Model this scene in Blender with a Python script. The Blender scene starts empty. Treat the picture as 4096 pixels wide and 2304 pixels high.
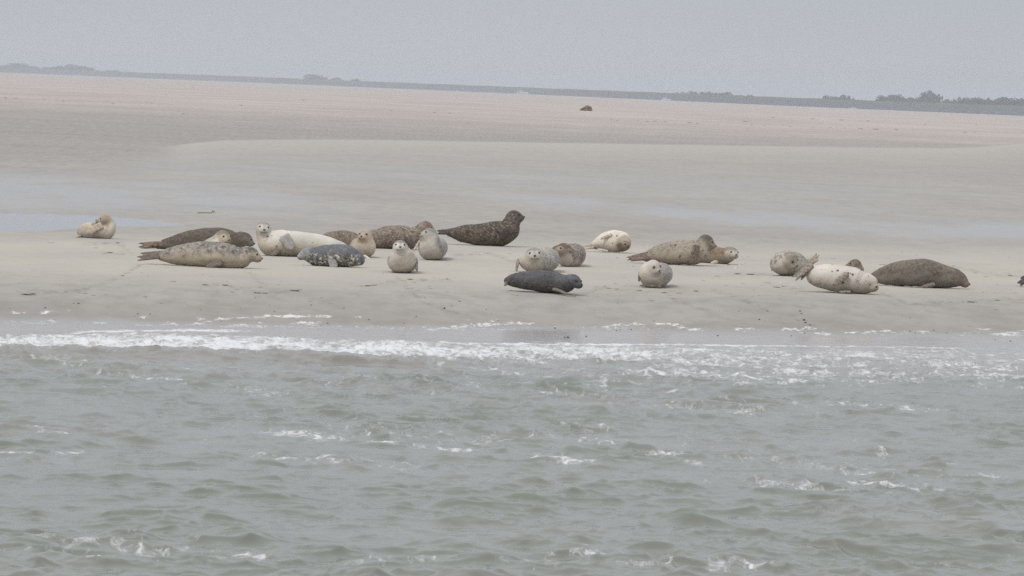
import bpy, math, random, time
_T0 = time.time()
def tick(n): print('TICK', n, round(time.time() - _T0, 1), flush=True)
import numpy as np
from mathutils import Vector
random.seed(7); RNG = np.random.default_rng(11)
sc = bpy.context.scene
col = sc.collection

# ------------------------------------------------------------------ camera
HC = 2.5                      # eye height over the sand bank
FPX = 23410.0                 # focal length in pixels of the 4096 px wide photograph
PITCH = math.atan(790.0 / FPX); ROLL = math.radians(2.3)
cp, sp = math.cos(PITCH), math.sin(PITCH); cr, sr = math.cos(ROLL), math.sin(ROLL)
Fv = np.array([0, cp, -sp]); R0 = np.array([1.0, 0, 0]); U0 = np.array([0, sp, cp])
Rv = cr * R0 + sr * U0; Uv = -sr * R0 + cr * U0
CAM = np.array([0.0, 0.0, HC])
cam = bpy.data.cameras.new("camera"); camo = bpy.data.objects.new("camera", cam); col.objects.link(camo)
cam.sensor_width = 36.0; cam.lens = 36.0 * FPX / 4096.0
cam.clip_start = 0.5; cam.clip_end = 60000
from mathutils import Matrix
M = Matrix(((Rv[0], Uv[0], -Fv[0], 0), (Rv[1], Uv[1], -Fv[1], 0), (Rv[2], Uv[2], -Fv[2], HC), (0, 0, 0, 1)))
camo.matrix_world = M
sc.camera = camo

# ------------------------------------------------------------------ world and sun
SUN_EL, SUN_AZ = math.radians(52), math.radians(-145)     # sun azimuth measured from +Y (view direction) towards +X
w = bpy.data.worlds.new("World"); sc.world = w; w.use_nodes = True
nt = w.node_tree; nt.nodes.clear()
def N(t, kind, **kw):
    n = t.nodes.new(kind)
    for k, v in kw.items():
        if k.startswith('i_'):
            n.inputs[k[2:].replace('_', ' ')].default_value = v
        else: setattr(n, k, v)
    return n
sky = N(nt, 'ShaderNodeTexSky', sky_type='NISHITA', sun_disc=False, sun_elevation=SUN_EL, sun_rotation=SUN_AZ, air_density=1.5, dust_density=4.0)
hs = N(nt, 'ShaderNodeHueSaturation'); hs.inputs['Saturation'].default_value = 0.25
nt.links.new(sky.outputs[0], hs.inputs['Color'])
mx = N(nt, 'ShaderNodeMix', data_type='RGBA'); mx.inputs[0].default_value = 0.9      # the overcast deck
tc = N(nt, 'ShaderNodeTexCoord'); sep = N(nt, 'ShaderNodeSeparateXYZ'); nt.links.new(tc.outputs['Generated'], sep.inputs[0])
ramp = N(nt, 'ShaderNodeValToRGB'); nt.links.new(sep.outputs['Z'], ramp.inputs[0])
SKYC = [(0.0, (4.75, 4.9, 5.15)), (0.022, (4.3, 4.56, 5.0)), (0.07, (4.3, 4.55, 4.95)), (0.3, (6.0, 6.2, 6.6)), (1.0, (10.2, 10.3, 10.4))]
el = ramp.color_ramp.elements
while len(el) < len(SKYC): el.new(0.5)
for e, (p, c) in zip(el, SKYC): e.position = p; e.color = (*[v / 20 for v in c], 1)
rs = N(nt, 'ShaderNodeVectorMath', operation='SCALE'); rs.inputs['Scale'].default_value = 20.0
nt.links.new(ramp.outputs[0], rs.inputs[0])
# faint cloud structure
mp = N(nt, 'ShaderNodeMapping'); mp.inputs['Scale'].default_value = (1.6, 1.6, 9.0); nt.links.new(tc.outputs['Generated'], mp.inputs[0])
cn = N(nt, 'ShaderNodeTexNoise', i_Scale=3.0, i_Detail=4.0); nt.links.new(mp.outputs[0], cn.inputs['Vector'])
cm = N(nt, 'ShaderNodeMapRange'); cm.inputs['From Min'].default_value = 0.3; cm.inputs['From Max'].default_value = 0.7
cm.inputs['To Min'].default_value = 0.97; cm.inputs['To Max'].default_value = 1.03; nt.links.new(cn.outputs['Fac'], cm.inputs['Value'])
rs2 = N(nt, 'ShaderNodeVectorMath', operation='SCALE'); nt.links.new(rs.outputs[0], rs2.inputs[0]); nt.links.new(cm.outputs[0], rs2.inputs['Scale'])
nt.links.new(hs.outputs[0], mx.inputs[6]); nt.links.new(rs2.outputs[0], mx.inputs[7])
bg = N(nt, 'ShaderNodeBackground', i_Strength=0.115); nt.links.new(mx.outputs[2], bg.inputs['Color'])
out = N(nt, 'ShaderNodeOutputWorld'); nt.links.new(bg.outputs[0], out.inputs[0])
sd = bpy.data.lights.new("sun", 'SUN'); sd.energy = 1.5; sd.angle = math.radians(14); sd.color = (1.0, 0.95, 0.87)
so = bpy.data.objects.new("sun", sd); col.objects.link(so)
sdir = Vector((math.sin(SUN_AZ) * math.cos(SUN_EL), math.cos(SUN_AZ) * math.cos(SUN_EL), math.sin(SUN_EL)))
so.rotation_euler = sdir.to_track_quat('Z', 'Y').to_euler(); so.location = (0, 60, 40)
sc.view_settings.view_transform = 'Standard'; sc.view_settings.look = 'None'
sc.view_settings.exposure = 0.0; sc.view_settings.gamma = 1.0
sc.render.engine = 'CYCLES'; sc.cycles.use_denoising = False; sc.cycles.use_adaptive_sampling = False
sc.cycles.max_bounces = 6; sc.cycles.volume_bounces = 1

# ------------------------------------------------------------------ projection helpers (photo pixels <-> the place)
def ray(px, py):
    return Fv + (px - 2048) / FPX * Rv + (1152 - py) / FPX * Uv
def atY(px, py, Y):
    d = ray(px, py); return CAM + d * (Y / d[1])
def atZ(px, py, z=0.0):
    d = ray(px, py); return CAM + d * ((z - HC) / d[2])
def proj(X, Y, Z):
    d = np.stack([X, Y, Z - HC], -1); f = d @ Fv
    return 2048 + FPX * (d @ Rv) / f, 1152 - FPX * (d @ Uv) / f

# ------------------------------------------------------------------ numpy noise
def _h(ix, iy, iz, s):
    n = (ix.astype(np.int64) * 374761393 + iy.astype(np.int64) * 668265263 + iz.astype(np.int64) * 2147483647 + s * 974634777) & 0xffffffff
    n = ((n ^ (n >> 13)) * 1274126177) & 0xffffffff
    n = ((n ^ (n >> 16)) * 2246822519) & 0xffffffff
    return ((n ^ (n >> 15)) & 0xffffff) / float(0xffffff)
def vnoise(x, y, z=None, s=0):
    x = np.asarray(x, float); y = np.asarray(y, float); z = np.zeros_like(x) if z is None else np.asarray(z, float)
    x0 = np.floor(x); y0 = np.floor(y); z0 = np.floor(z)
    fx = x - x0; fy = y - y0; fz = z - z0
    fx = fx * fx * (3 - 2 * fx); fy = fy * fy * (3 - 2 * fy); fz = fz * fz * (3 - 2 * fz)
    r = 0
    for dz in ((0, 1) if np.any(fz) else (0,)):
        for dy in (0, 1):
            for dx in (0, 1):
                wgt = (fx if dx else 1 - fx) * (fy if dy else 1 - fy) * (fz if dz else 1 - fz)
                r = r + wgt * _h(x0 + dx, y0 + dy, z0 + dz, s)
    return r
def fbm(x, y, z=None, o=4, s=0, g=0.5):
    r = 0; a = 1.0; t = 0
    for i in range(o):
        r = r + a * vnoise(x * 2**i + 17.3 * i, y * 2**i - 9.1 * i, None if z is None else z * 2**i + 3.7 * i, s + i); t += a; a *= g
    return r / t
def sst(a, b, x):
    t = np.clip((x - a) / (b - a), 0, 1); return t * t * (3 - 2 * t)

# ------------------------------------------------------------------ mesh helpers
def link(name, me, mat=None, parent=None, loc=None):
    o = bpy.data.objects.new(name, me); col.objects.link(o)
    if mat is not None and me is not None and len(me.materials) == 0: me.materials.append(mat)
    if parent is not None: o.parent = parent
    if loc is not None: o.location = loc
    return o
def mesh(name, v, f, smooth=True, attrs=None, colors=None):
    v = np.asarray(v, np.float32); me = bpy.data.meshes.new(name)
    if isinstance(f, np.ndarray):
        n, k = f.shape; me.vertices.add(len(v)); me.vertices.foreach_set('co', v.ravel())
        me.loops.add(n * k); me.loops.foreach_set('vertex_index', f.ravel().astype(np.int32))
        me.polygons.add(n); me.polygons.foreach_set('loop_start', np.arange(0, n * k, k, dtype=np.int32))
        me.polygons.foreach_set('loop_total', np.full(n, k, dtype=np.int32))
    else:
        me.from_pydata([tuple(map(float, p)) for p in v], [], f)
    me.update(calc_edges=True); me.validate()
    me.polygons.foreach_set('use_smooth', np.full(len(me.polygons), smooth))
    for k_, a in (attrs or {}).items():
        at = me.attributes.new(k_, 'FLOAT', 'POINT'); at.data.foreach_set('value', np.asarray(a, np.float32))
    for k_, a in (colors or {}).items():
        at = me.attributes.new(k_, 'FLOAT_COLOR', 'POINT'); a = np.asarray(a, np.float32)
        at.data.foreach_set('color', np.concatenate([a, np.ones((len(a), 1), np.float32)], 1).ravel())
    me.update(); return me
def empty(name, loc):
    o = bpy.data.objects.new(name, None); o.location = loc; o.empty_display_size = 0.1; col.objects.link(o); return o
def tag(o, label, cat, group=None):
    o['label'] = label; o['category'] = cat
    if group: o['group'] = group
def structure(o): o['kind'] = 'structure'; return o
def lin(c): return tuple(((v / 255) / 12.92 if v / 255 < 0.04045 else ((v / 255 + 0.055) / 1.055) ** 2.4) for v in c)
KEXP = 1.22                   # picture value of a white surface under this sky
def pc(r, g, b): return tuple(min(v / KEXP, 0.9) for v in lin((r, g, b)))   # reflectance from a colour seen in the open
# ------------------------------------------------------------------ material helpers
def mat(name):
    m = bpy.data.materials.new(name); m.use_nodes = True; t = m.node_tree
    b = t.nodes['Principled BSDF']; return m, t, b
def L(t, a, b): t.links.new(a, b)
def attr(t, name, colr=False):
    n = N(t, 'ShaderNodeAttribute', attribute_name=name); return n.outputs['Color' if colr else 'Fac']
def noise(t, scale, detail=3.0, vec=None, sc3=None, rough=0.5, dist=0.0):
    n = N(t, 'ShaderNodeTexNoise'); n.inputs['Scale'].default_value = scale; n.inputs['Detail'].default_value = detail
    n.inputs['Roughness'].default_value = rough; n.inputs['Distortion'].default_value = dist
    if vec is None: vec = N(t, 'ShaderNodeTexCoord').outputs['Object']
    if sc3:
        mpp = N(t, 'ShaderNodeMapping'); mpp.inputs['Scale'].default_value = sc3; L(t, vec, mpp.inputs[0]); vec = mpp.outputs[0]
    L(t, vec, n.inputs['Vector']); return n.outputs['Fac']
def mrange(t, v, a, b, c=0.0, d=1.0, smooth=False):
    n = N(t, 'ShaderNodeMapRange');
    if smooth: n.interpolation_type = 'SMOOTHSTEP'
    for i, x in zip(('From Min', 'From Max', 'To Min', 'To Max'), (a, b, c, d)): n.inputs[i].default_value = x
    L(t, v, n.inputs['Value']); return n.outputs[0]
def mth(t, op, a, b=None, clamp=False):
    n = N(t, 'ShaderNodeMath', operation=op, use_clamp=clamp)
    for i, x in enumerate((a, b)):
        if x is None: continue
        if isinstance(x, (int, float)): n.inputs[i].default_value = x
        else: L(t, x, n.inputs[i])
    return n.outputs[0]
def mixc(t, fac, a, b, mode='MIX'):
    n = N(t, 'ShaderNodeMix', data_type='RGBA', blend_type=mode)
    for i, x in ((0, fac), (6, a), (7, b)):
        if isinstance(x, tuple): n.inputs[i].default_value = (*x[:3], 1)
        elif isinstance(x, (int, float)): n.inputs[i].default_value = x
        else: L(t, x, n.inputs[i])
    return n.outputs[2]
def bump(t, b, h, strength=0.3, dist=0.01):
    n = N(t, 'ShaderNodeBump'); n.inputs['Strength'].default_value = strength; n.inputs['Distance'].default_value = dist
    L(t, h, n.inputs['Height']); L(t, n.outputs[0], b.inputs['Normal']); return n

def simple(name, c, rough=0.7, var=0.15, scale=20.0, spec=0.3):
    m, t, b = mat(name); f = noise(t, scale, 4)
    L(t, mixc(t, mrange(t, f, 0.3, 0.7), tuple(x * (1 - var) for x in c), tuple(min(1, x * (1 + var)) for x in c)), b.inputs['Base Color'])
    b.inputs['Roughness'].default_value = rough; b.inputs['Specular IOR Level'].default_value = spec
    bump(t, b, f, 0.3, 0.01); return m

tick('---- terrain')
# ------------------------------------------------------------------ terrain
ZW = -0.25                                                   # water level
def shore(X):                                                # distance of the waterline at X
    Xc = np.clip(X, -14, 14)
    return 66.7 + 0.64 * Xc + 0.35 * np.sin(Xc * 1.1 + 0.5) + 0.5 * (fbm(Xc * 0.8 + 30, Xc * 0 + 2.0, o=3, s=5) - 0.5)
def ground(X, Y):
    t = Y - shore(X)
    z = np.where(t > 5.5, 0.0, -0.0)
    z = ZW * (1 - sst(0.0, 6.0, t) ) + np.where(t < 0, 0.05 * t, 0.0)
    near = 1 - 0.85 * sst(84, 93, Y)
    z = z + near * sst(0, 4, t) * (0.03 * (fbm(X * 0.5, Y * 0.35, o=3, s=1) - 0.5) + 0.012 * (fbm(X * 4, Y * 3, o=3, s=2) - 0.5))
    return np.maximum(z, -1.2)
def gpt(px, py):                                             # the ground point seen at a pixel
    d = ray(px, py); d = d / d[1]; Yc = -HC / d[2]; Ys_ = np.linspace(Yc * 0.97 - 1, Yc * 1.22 + 1, 260)
    dz_ = HC + d[2] * Ys_ - ground(d[0] * Ys_, Ys_); i = int(np.argmax(dz_ < 0)); i = max(i, 1)
    f_ = dz_[i - 1] / (dz_[i - 1] - dz_[i]); Y = Ys_[i - 1] + f_ * (Ys_[i] - Ys_[i - 1]); return CAM + d * Y
def gpts(px, py):                                            # the same for many pixels of the lower beach at once
    px, py = np.asarray(px, float), np.asarray(py, float)
    d = Fv[None] + ((px - 2048) / FPX)[:, None] * Rv[None] + ((1152 - py) / FPX)[:, None] * Uv[None]; d = d / d[:, 1:2]
    Yc = -HC / d[:, 2]; Ym = Yc[:, None] * np.linspace(.97, 1.22, 160)[None]
    dz_ = HC + d[:, 2:3] * Ym - ground(d[:, 0:1] * Ym, Ym); i = np.maximum(np.argmax(dz_ < 0, 1), 1); r = np.arange(len(px))
    f_ = dz_[r, i - 1] / (dz_[r, i - 1] - dz_[r, i]); Y = Ym[r, i - 1] + f_ * (Ym[r, i] - Ym[r, i - 1]); return CAM + d * Y[:, None]
EDGE_PX = [(-3000, 210), (0, 290), (1000, 330.6), (2000, 373), (3000, 418), (4096, 464.7), (7000, 590)]
def horizon(px): return 362 + math.tan(ROLL) * (px - 2048)
_ex = np.array([e[0] for e in EDGE_PX], float); _ed = np.array([max(9.5, e[1] - horizon(e[0])) for e in EDGE_PX])
_eu = (_ex - 2048) / FPX; _eY = HC * FPX / _ed
def edgeY(u): return np.interp(u, _eu, _eY)

def ucols(inner, n_in, outer, n_out):
    a = np.linspace(-inner, inner, n_in); o = inner + (outer - inner) * (np.linspace(0, 1, n_out + 1)[1:] ** 2)
    return np.concatenate([-o[::-1], a, o])
def gridfaces(nr, nc):
    i = np.arange(nr - 1)[:, None] * nc + np.arange(nc - 1)[None]
    return np.stack([i, i + 1, i + 1 + nc, i + nc], -1).reshape(-1, 4)

us = ucols(0.105, 620, 1.4, 30)
dpx = np.concatenate([np.linspace(9.7, 60, 40)[:-1], np.linspace(60, 560, 230)[:-1], np.linspace(560, 1080, 330)[:-1], np.linspace(1080, 2600, 30)])
Yr = HC * FPX / dpx[::-1]                                   # near to far
NU = len(us)
Yg = Yr[:, None] * np.ones(NU)[None]; Yg = np.minimum(Yg, edgeY(us)[None])
keep = Yr < _eY.max() + 1
Yg = Yg[keep]; Xg = us[None] * Yg
Xg, Yg = Xg.ravel(), Yg.ravel(); Zg = ground(Xg, Yg)
PX, PY = proj(Xg, Yg, Zg)
def blob(px, py, cx, cy, wx, wy, ang=0.0):
    a = math.radians(ang); dx, dy = px - cx, py - cy
    return np.exp(-(((dx * math.cos(a) + dy * math.sin(a)) / wx) ** 2 + ((-dx * math.sin(a) + dy * math.cos(a)) / wy) ** 2))
tsh = Yg - shore(Xg)
n1 = fbm(Xg * 0.6, Yg * 0.12, o=4, s=21) - 0.5
bound = np.interp(PX, [-500, 0, 250, 480, 640, 760, 900, 1300, 1700, 2200, 3000, 3400, 3750, 3900, 4096, 4600], [720, 700, 690, 660, 590, 573, 560, 556, 562, 570, 582, 588, 592, 588, 572, 565])
shell = sst(3, -3, PY - bound - n1 * 3)                   # 1 = the shell-strewn far flat
shell = np.where(PX < 640, sst(50, -50, PY - bound - n1 * 30), shell)
pink = sst(570, 430, PY - (PX - 2048) * 0.04 + n1 * 60)
wet = np.maximum.reduce([
    1.0 * blob(PX, PY, 150, 770, 700, 85, 3), 0.85 * blob(PX, PY, 850, 790, 560, 75, 6),
    1.0 * blob(PX, PY, 2250, 808, 360, 32, 4), 0.95 * blob(PX, PY, 2750, 855, 480, 34, 6),
    1.05 * blob(PX, PY, 3350, 900, 560, 40, 5), 1.0 * blob(PX, PY, 4000, 922, 700, 42, 1), 0.5 * blob(PX, PY, 2000, 720, 2600, 70, 2), .45 * blob(PX, PY, 3300, 840, 900, 60, 3)])
wet = np.clip(wet * (0.74 + 1.2 * (fbm(Xg * 1.5, Yg * 0.3, o=4, s=33) - 0.35)), 0, 1)
wet = np.maximum(wet, sst(1.6, 0.2, tsh + 2.0 * n1))
damp = sst(4.5, 1.0, tsh + 3 * n1)
drift = np.maximum(0, fbm(Xg * 0.35 + 5, Yg * 0.10, o=4, s=44) - 0.5) * 2
crest = sst(-1, 3, PY - bound) * np.exp(-(np.maximum(PY - bound, 0) / 55) ** 1.5) * sst(640, 760, PX)
marks = sst(960, 1040, PY) * sst(1290, 1180, PY)
# thin foam left by the last wash, lying on the wet sand (polylines in photo pixels)
FL = [[(850, 1278), (960, 1270), (1040, 1266), (1120, 1262), (1250, 1264), (1290, 1266)], [(1120, 1264), (1240, 1262), (1330, 1266)], [(780, 1274), (830, 1272)],
      [(760, 1294), (830, 1292), (860, 1295)], [(880, 1308), (960, 1304), (1040, 1302), (1080, 1298)], [(920, 1303), (1000, 1300)], [(1150, 1296), (1240, 1290), (1290, 1286)], [(1010, 1290), (1060, 1288)],
      [(0, 1292), (100, 1289), (200, 1288), (240, 1293)], [(370, 1292), (410, 1289), (430, 1293)], [(630, 1300), (690, 1293), (720, 1297)], [(400, 1306), (520, 1305), (620, 1303)], [(250, 1246), (290, 1245)], [(40, 1252), (110, 1250)], [(150, 1250), (220, 1246)],
      [(1670, 1328), (1760, 1316), (1830, 1303), (1900, 1296), (1950, 1294)], [(1740, 1318), (1830, 1312), (1900, 1302), (1960, 1292)], [(1790, 1306), (1880, 1300), (1990, 1290), (2070, 1288), (2130, 1292)], [(1880, 1314), (1960, 1300), (2060, 1296), (2150, 1296)], [(1950, 1282), (2000, 1278)],
      [(2410, 1312), (2470, 1304), (2540, 1300), (2600, 1296)], [(2600, 1297), (2680, 1296), (2740, 1297)], [(2690, 1308), (2740, 1312), (2820, 1316)], [(2930, 1313), (3030, 1311)], [(3110, 1326), (3150, 1318), (3230, 1313), (3270, 1316)],
      [(3360, 1336), (3430, 1330), (3500, 1323), (3580, 1320)], [(3250, 1333), (3330, 1336)], [(3640, 1326), (3720, 1327)], [(3900, 1318), (3980, 1316)], [(3950, 1338), (4040, 1332), (4130, 1328)], [(4000, 1342), (4110, 1336)],
      [(1760, 1328), (1880, 1326), (2000, 1326), (2100, 1328)], [(2290, 1330), (2420, 1334), (2560, 1331)], [(560, 1268), (600, 1268)], [(1850, 1276), (1890, 1279)], [(1410, 1268), (1460, 1266)]]
ffo = np.zeros(len(PX))
for L_ in FL:
    xs_ = np.array([q[0] for q in L_], float); ys_ = np.array([q[1] for q in L_], float)
    sel = np.where((PX > xs_.min() - 40) & (PX < xs_.max() + 40) & (PY > ys_.min() - 30) & (PY < ys_.max() + 30))[0]
    x_, y_ = PX[sel], PY[sel]; wob = 14 * (fbm(x_ * .03, y_ * 0 + ys_[0], o=3, s=4) - .5)
    dd = np.abs(y_ - np.interp(x_, xs_, ys_) - wob); en = sst(-30, 25, x_ - xs_.min()) * sst(30, -25, x_ - xs_.max())
    ffo[sel] = np.maximum(ffo[sel], en * (.33 + .44 * fbm(x_ * .02, y_ * .1, o=3, s=6)) * np.exp(-(dd / 9.0) ** 2))
bl = np.exp(-((PY - np.interp(PX, [0, 500, 1000, 1500, 2600, 3300, 4096], [1300, 1306, 1308, 1312, 1312, 1326, 1335])) / 22) ** 2)
ffo = np.maximum(ffo, .36 * bl)
def inpoly(pts):
    pts = np.array(pts, float); r = np.zeros(len(PX), bool); sel = np.where((PY > pts[:, 1].min() - 5) & (PY < pts[:, 1].max() + 5))[0]; x, y = PX[sel], PY[sel]; q = np.zeros(len(sel), bool)
    for i in range(len(pts)):
        (x1, y1), (x2, y2) = pts[i], pts[(i + 1) % len(pts)]
        if y1 != y2: q ^= ((y1 > y) != (y2 > y)) & (x < (x2 - x1) * (y - y1) / (y2 - y1) + x1)
    r[sel] = q; return r
POOLS = [[(-700, 860), (-300, 848), (0, 849), (300, 852), (480, 866), (640, 886), (740, 897), (620, 903), (500, 903), (420, 904), (300, 910), (180, 920), (0, 926), (-400, 940), (-700, 935)]]
for pl in POOLS:
    ins = inpoly(pl).reshape(-1, NU).astype(float)
    for _ in range(3): ins[1:-1] = (ins[:-2] + ins[1:-1] * 2 + ins[2:]) / 4; ins[:, 1:-1] = (ins[:, :-2] + ins[:, 1:-1] * 2 + ins[:, 2:]) / 4
    Zg = Zg - 0.04 * ins.ravel(); wet = np.maximum(wet, .9 * ins.ravel())
dry = sst(930, 1010, PY - (PX - 2048) * .015) * sst(1215, 1090, PY - (PX - 2048) * .015) * (.55 + .9 * fbm(Xg * .8, Yg * .35, o=3, s=55)) * sst(4.5, 6.5, tsh)
trk = np.zeros(len(PX))
for L_ in [[(2860, 1160), (2960, 1195), (3060, 1235), (3150, 1255), (3215, 1285), (3245, 1305)], [(1600, 1110), (1640, 1160), (1700, 1210), (1860, 1262)], [(560, 1060), (480, 1110), (330, 1160), (100, 1178)], [(2280, 1185), (2420, 1150), (2600, 1168), (2790, 1165)],
           [(2660, 1160), (2700, 1200), (2830, 1240)], [(3520, 1170), (3640, 1215), (3900, 1205), (4090, 1196)], [(1000, 1090), (1060, 1140), (1010, 1170), (1200, 1165)], [(820, 1138), (900, 1139), (1040, 1170)], [(1450, 1143), (1640, 1118), (1800, 1120)], [(3560, 1060), (3800, 1066), (4000, 1100), (4096, 1104)], [(2930, 1094), (3100, 1096)],
           [(350, 975), (480, 972), (520, 1012), (420, 1012)], [(3070, 1130), (3140, 1150), (3200, 1150)], [(1830, 1020), (1960, 1012), (2100, 1060)]]:
    xs_ = np.array([q[0] for q in L_], float); ys_ = np.array([q[1] for q in L_], float)
    for a_, b__ in zip(L_[:-1], L_[1:]):
        a_, b__ = np.array(a_, float), np.array(b__, float); d_ = b__ - a_
        sel = np.where((PX > min(a_[0], b__[0]) - 40) & (PX < max(a_[0], b__[0]) + 40) & (PY > min(a_[1], b__[1]) - 20) & (PY < max(a_[1], b__[1]) + 20))[0]
        x_, y_ = PX[sel], PY[sel]; tt_ = np.clip(((x_ - a_[0]) * d_[0] + (y_ - a_[1]) * d_[1]) / (d_ @ d_), 0, 1)
        dd = np.hypot((x_ - a_[0] - tt_ * d_[0]) * .4, y_ - a_[1] - tt_ * d_[1]); trk[sel] = np.maximum(trk[sel], np.exp(-(dd / 6.5) ** 2))
Zg = Zg - .008 * trk
sand_me = mesh("sand", np.stack([Xg, Yg, Zg], -1), gridfaces(len(Yg) // NU, NU), True,
               dict(shell=shell, pink=pink, wet=wet, damp=damp, drift=drift, crest=crest, marks=marks, washfoam=ffo, dry=dry, track=trk))
m_sand, t, b = mat("sand")
pos = N(t, 'ShaderNodeTexCoord').outputs['Object']
sA, pA, wA, dA, drA, cA, mA = [attr(t, k) for k in ('shell', 'pink', 'wet', 'damp', 'drift', 'crest', 'marks')]
nb = noise(t, 0.45, 6, pos, (1, 0.5, 1)); nm = noise(t, 3.0, 5, pos, (1, 0.45, 1), 0.6); nf = noise(t, 30.0, 4, pos, (1, 0.35, 1), 0.7)
base = mixc(t, mrange(t, nb, 0.35, 0.65), pc(166, 162, 158), pc(175, 171, 166))
base = mixc(t, mrange(t, drA, 0.0, 0.6, 0, .8), base, pc(178, 174, 168))
base = mixc(t, cA, base, pc(188, 183, 177))
shc = mixc(t, pA, pc(166, 161, 157), mixc(t, mrange(t, noise(t, 0.05, 6, pos, (1, 0.4, 1)), 0.35, 0.62), pc(188, 175, 169), pc(203, 193, 186)))
spk = mrange(t, noise(t, 7.0, 5, pos, (1, 0.025, 1), 0.8), 0.3, 0.7, 0.72, 1.25)
lns = mrange(t, noise(t, 0.10, 8, pos, (0.2, 1, 1), 0.75), 0.3, 0.7, 0.88, 1.10); spk = mth(t, 'MULTIPLY', spk, lns)
sp2 = N(t, 'ShaderNodeVectorMath', operation='SCALE'); L(t, shc, sp2.inputs[0]); L(t, spk, sp2.inputs['Scale'])
base = mixc(t, sA, base, sp2.outputs[0])
base = mixc(t, mrange(t, nm, 0.42, 0.65, 0, 0.38), base, pc(138, 134, 128))
mk = mth(t, 'MULTIPLY', mrange(t, noise(t, 9.0, 5, pos, (1, 0.22, 1), 0.7), 0.60, 0.70), mA)
mk = mth(t, 'MULTIPLY', mk, mrange(t, nb, 0.38, 0.55))
base = mixc(t, mth(t, 'MULTIPLY', attr(t, 'dry'), 0.8, True), base, pc(191, 186, 177))
mk = mth(t, 'MAXIMUM', mk, mth(t, 'MULTIPLY', attr(t, 'track'), mrange(t, noise(t, 9.0, 5, pos, (1, 0.3, 1), 0.7), 0.47, 0.60)))
base = mixc(t, mth(t, 'MULTIPLY', mk, 0.6), base, pc(128, 120, 108))
base = mixc(t, mth(t, 'MULTIPLY', dA, 0.30), base, pc(140, 135, 130))
base = mixc(t, mth(t, 'MULTIPLY', wA, 0.45), base, pc(136, 135, 137))
fN = mth(t, 'ADD', mth(t, 'MULTIPLY', noise(t, 16.0, 6, pos, (1, 0.3, 1), 0.68, 0.6), .8), mth(t, 'MULTIPLY', noise(t, 3.0, 3, pos, (1, 0.3, 1)), .2))
fm_ = mrange(t, mth(t, 'ADD', attr(t, 'washfoam'), mrange(t, fN, 0.25, 0.75)), 0.90, 1.2, 0, 1, True)
base = mixc(t, fm_, base, (0.62, 0.625, 0.645))
L(t, base, b.inputs['Base Color'])
L(t, mth(t, 'MULTIPLY', mrange(t, wA, 0.0, 0.9, 0.92, 0.22), 1.0), b.inputs['Roughness'])
L(t, mrange(t, wA, 0.0, 0.5, 0.12, 0.65), b.inputs['Specular IOR Level'])
hb = mth(t, 'ADD', mth(t, 'MULTIPLY', nm, 1.0), mth(t, 'MULTIPLY', nf, 0.35))
bn = bump(t, b, mth(t, 'MULTIPLY', hb, mrange(t, wA, 0.2, 0.9, 1.0, 0.12)), 0.5, 0.03)
structure(link("sand", sand_me, m_sand))

tick('- water with')
# ------------------------------------------------------------------ water with waves and foam
uw = ucols(0.102, 900, 1.0, 24)
Yw = np.concatenate([np.linspace(8, 30, 30)[:-1], 1 / np.linspace(1 / 30.0, 1 / 82.0, 1300)])
NUw = len(uw)
Y2 = (Yw[:, None] * np.ones(NUw)[None]).ravel(); X2 = (Yw[:, None] * uw[None]).ravel()
# waves keep to the world, not to the view
wt = shore(X2) - Y2                                         # distance out from the waterline
amp = sst(1.8, 9.0, wt) * (0.75 + 0.9 * sst(0.3, 0.75, fbm(X2 * 0.35 + 3, Y2 * 0.22, o=3, s=61)))
amp = amp * (1 - 0.9 * sst(0.12, 0.25, np.abs(X2 / Y2)))
dz = np.zeros_like(X2); dX = np.zeros_like(X2); dY = np.zeros_like(X2)
rw = np.random.default_rng(5)
for i in range(64):
    lam = 0.20 * (2.2 / 0.20) ** rw.random(); k = 2 * math.pi / lam
    th = math.radians(90 + 12 + rw.normal() * 34); dx_, dy_ = math.cos(th), math.sin(th)
    a = 0.012 * (0.8 if lam > 0.9 else 1.0) / k; ph = rw.random() * 6.283
    arg = k * (dx_ * X2 + dy_ * Y2) + ph; s_, c_ = np.sin(arg), np.cos(arg)
    dz += a * c_; dX -= 0.9 * a * s_ * dx_; dY -= 0.9 * a * s_ * dy_
dz *= amp; dX *= amp; dY *= amp
PX2, PY2 = proj(X2, Y2, np.full_like(X2, ZW))
# wave crests that stand out: (pixel of the crest foot, width in m, height in m)
for (px_, py_, wm, hm) in [(3010, 1765, .20, .085), (2520, 1815, .17, .07), (3430, 1830, .26, .06), (2400, 1895, .16, .06), (2895, 1685, .08, .04), (1020, 2000, .16, .06),
                           (1090, 2010, .22, .05), (830, 1985, .2, .055), (170, 2235, .36, .06), (1620, 2050, .08, .05), (1600, 2055, .2, .03), (3400, 1670, .2, .045), (150, 1630, .22, .045),
                           (2670, 1680, .09, .045), (3620, 2200, .4, .05), (3900, 2240, .35, .04), (2120, 1945, .12, .04), (2760, 1850, .2, .05), (3400, 2040, .18, .045), (3050, 2200, .1, .05),
                           (440, 1750, .15, .04), (960, 2155, .12, .05), (1420, 1690, .12, .04), (2300, 1650, .1, .04), (480, 2110, .18, .045), (900, 1690, .15, .04), (3650, 2165, .15, .05)]:
    p = atZ(px_, py_, ZW); tilt = 0.25 * rw.normal()
    ux, uy = X2 - p[0], Y2 - p[1] - tilt * (X2 - p[0])
    dz += hm * np.exp(-(ux / wm) ** 2) * np.exp(-np.sqrt((uy / (hm * 1.9)) ** 2 + .03) * 1.4)
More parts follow.
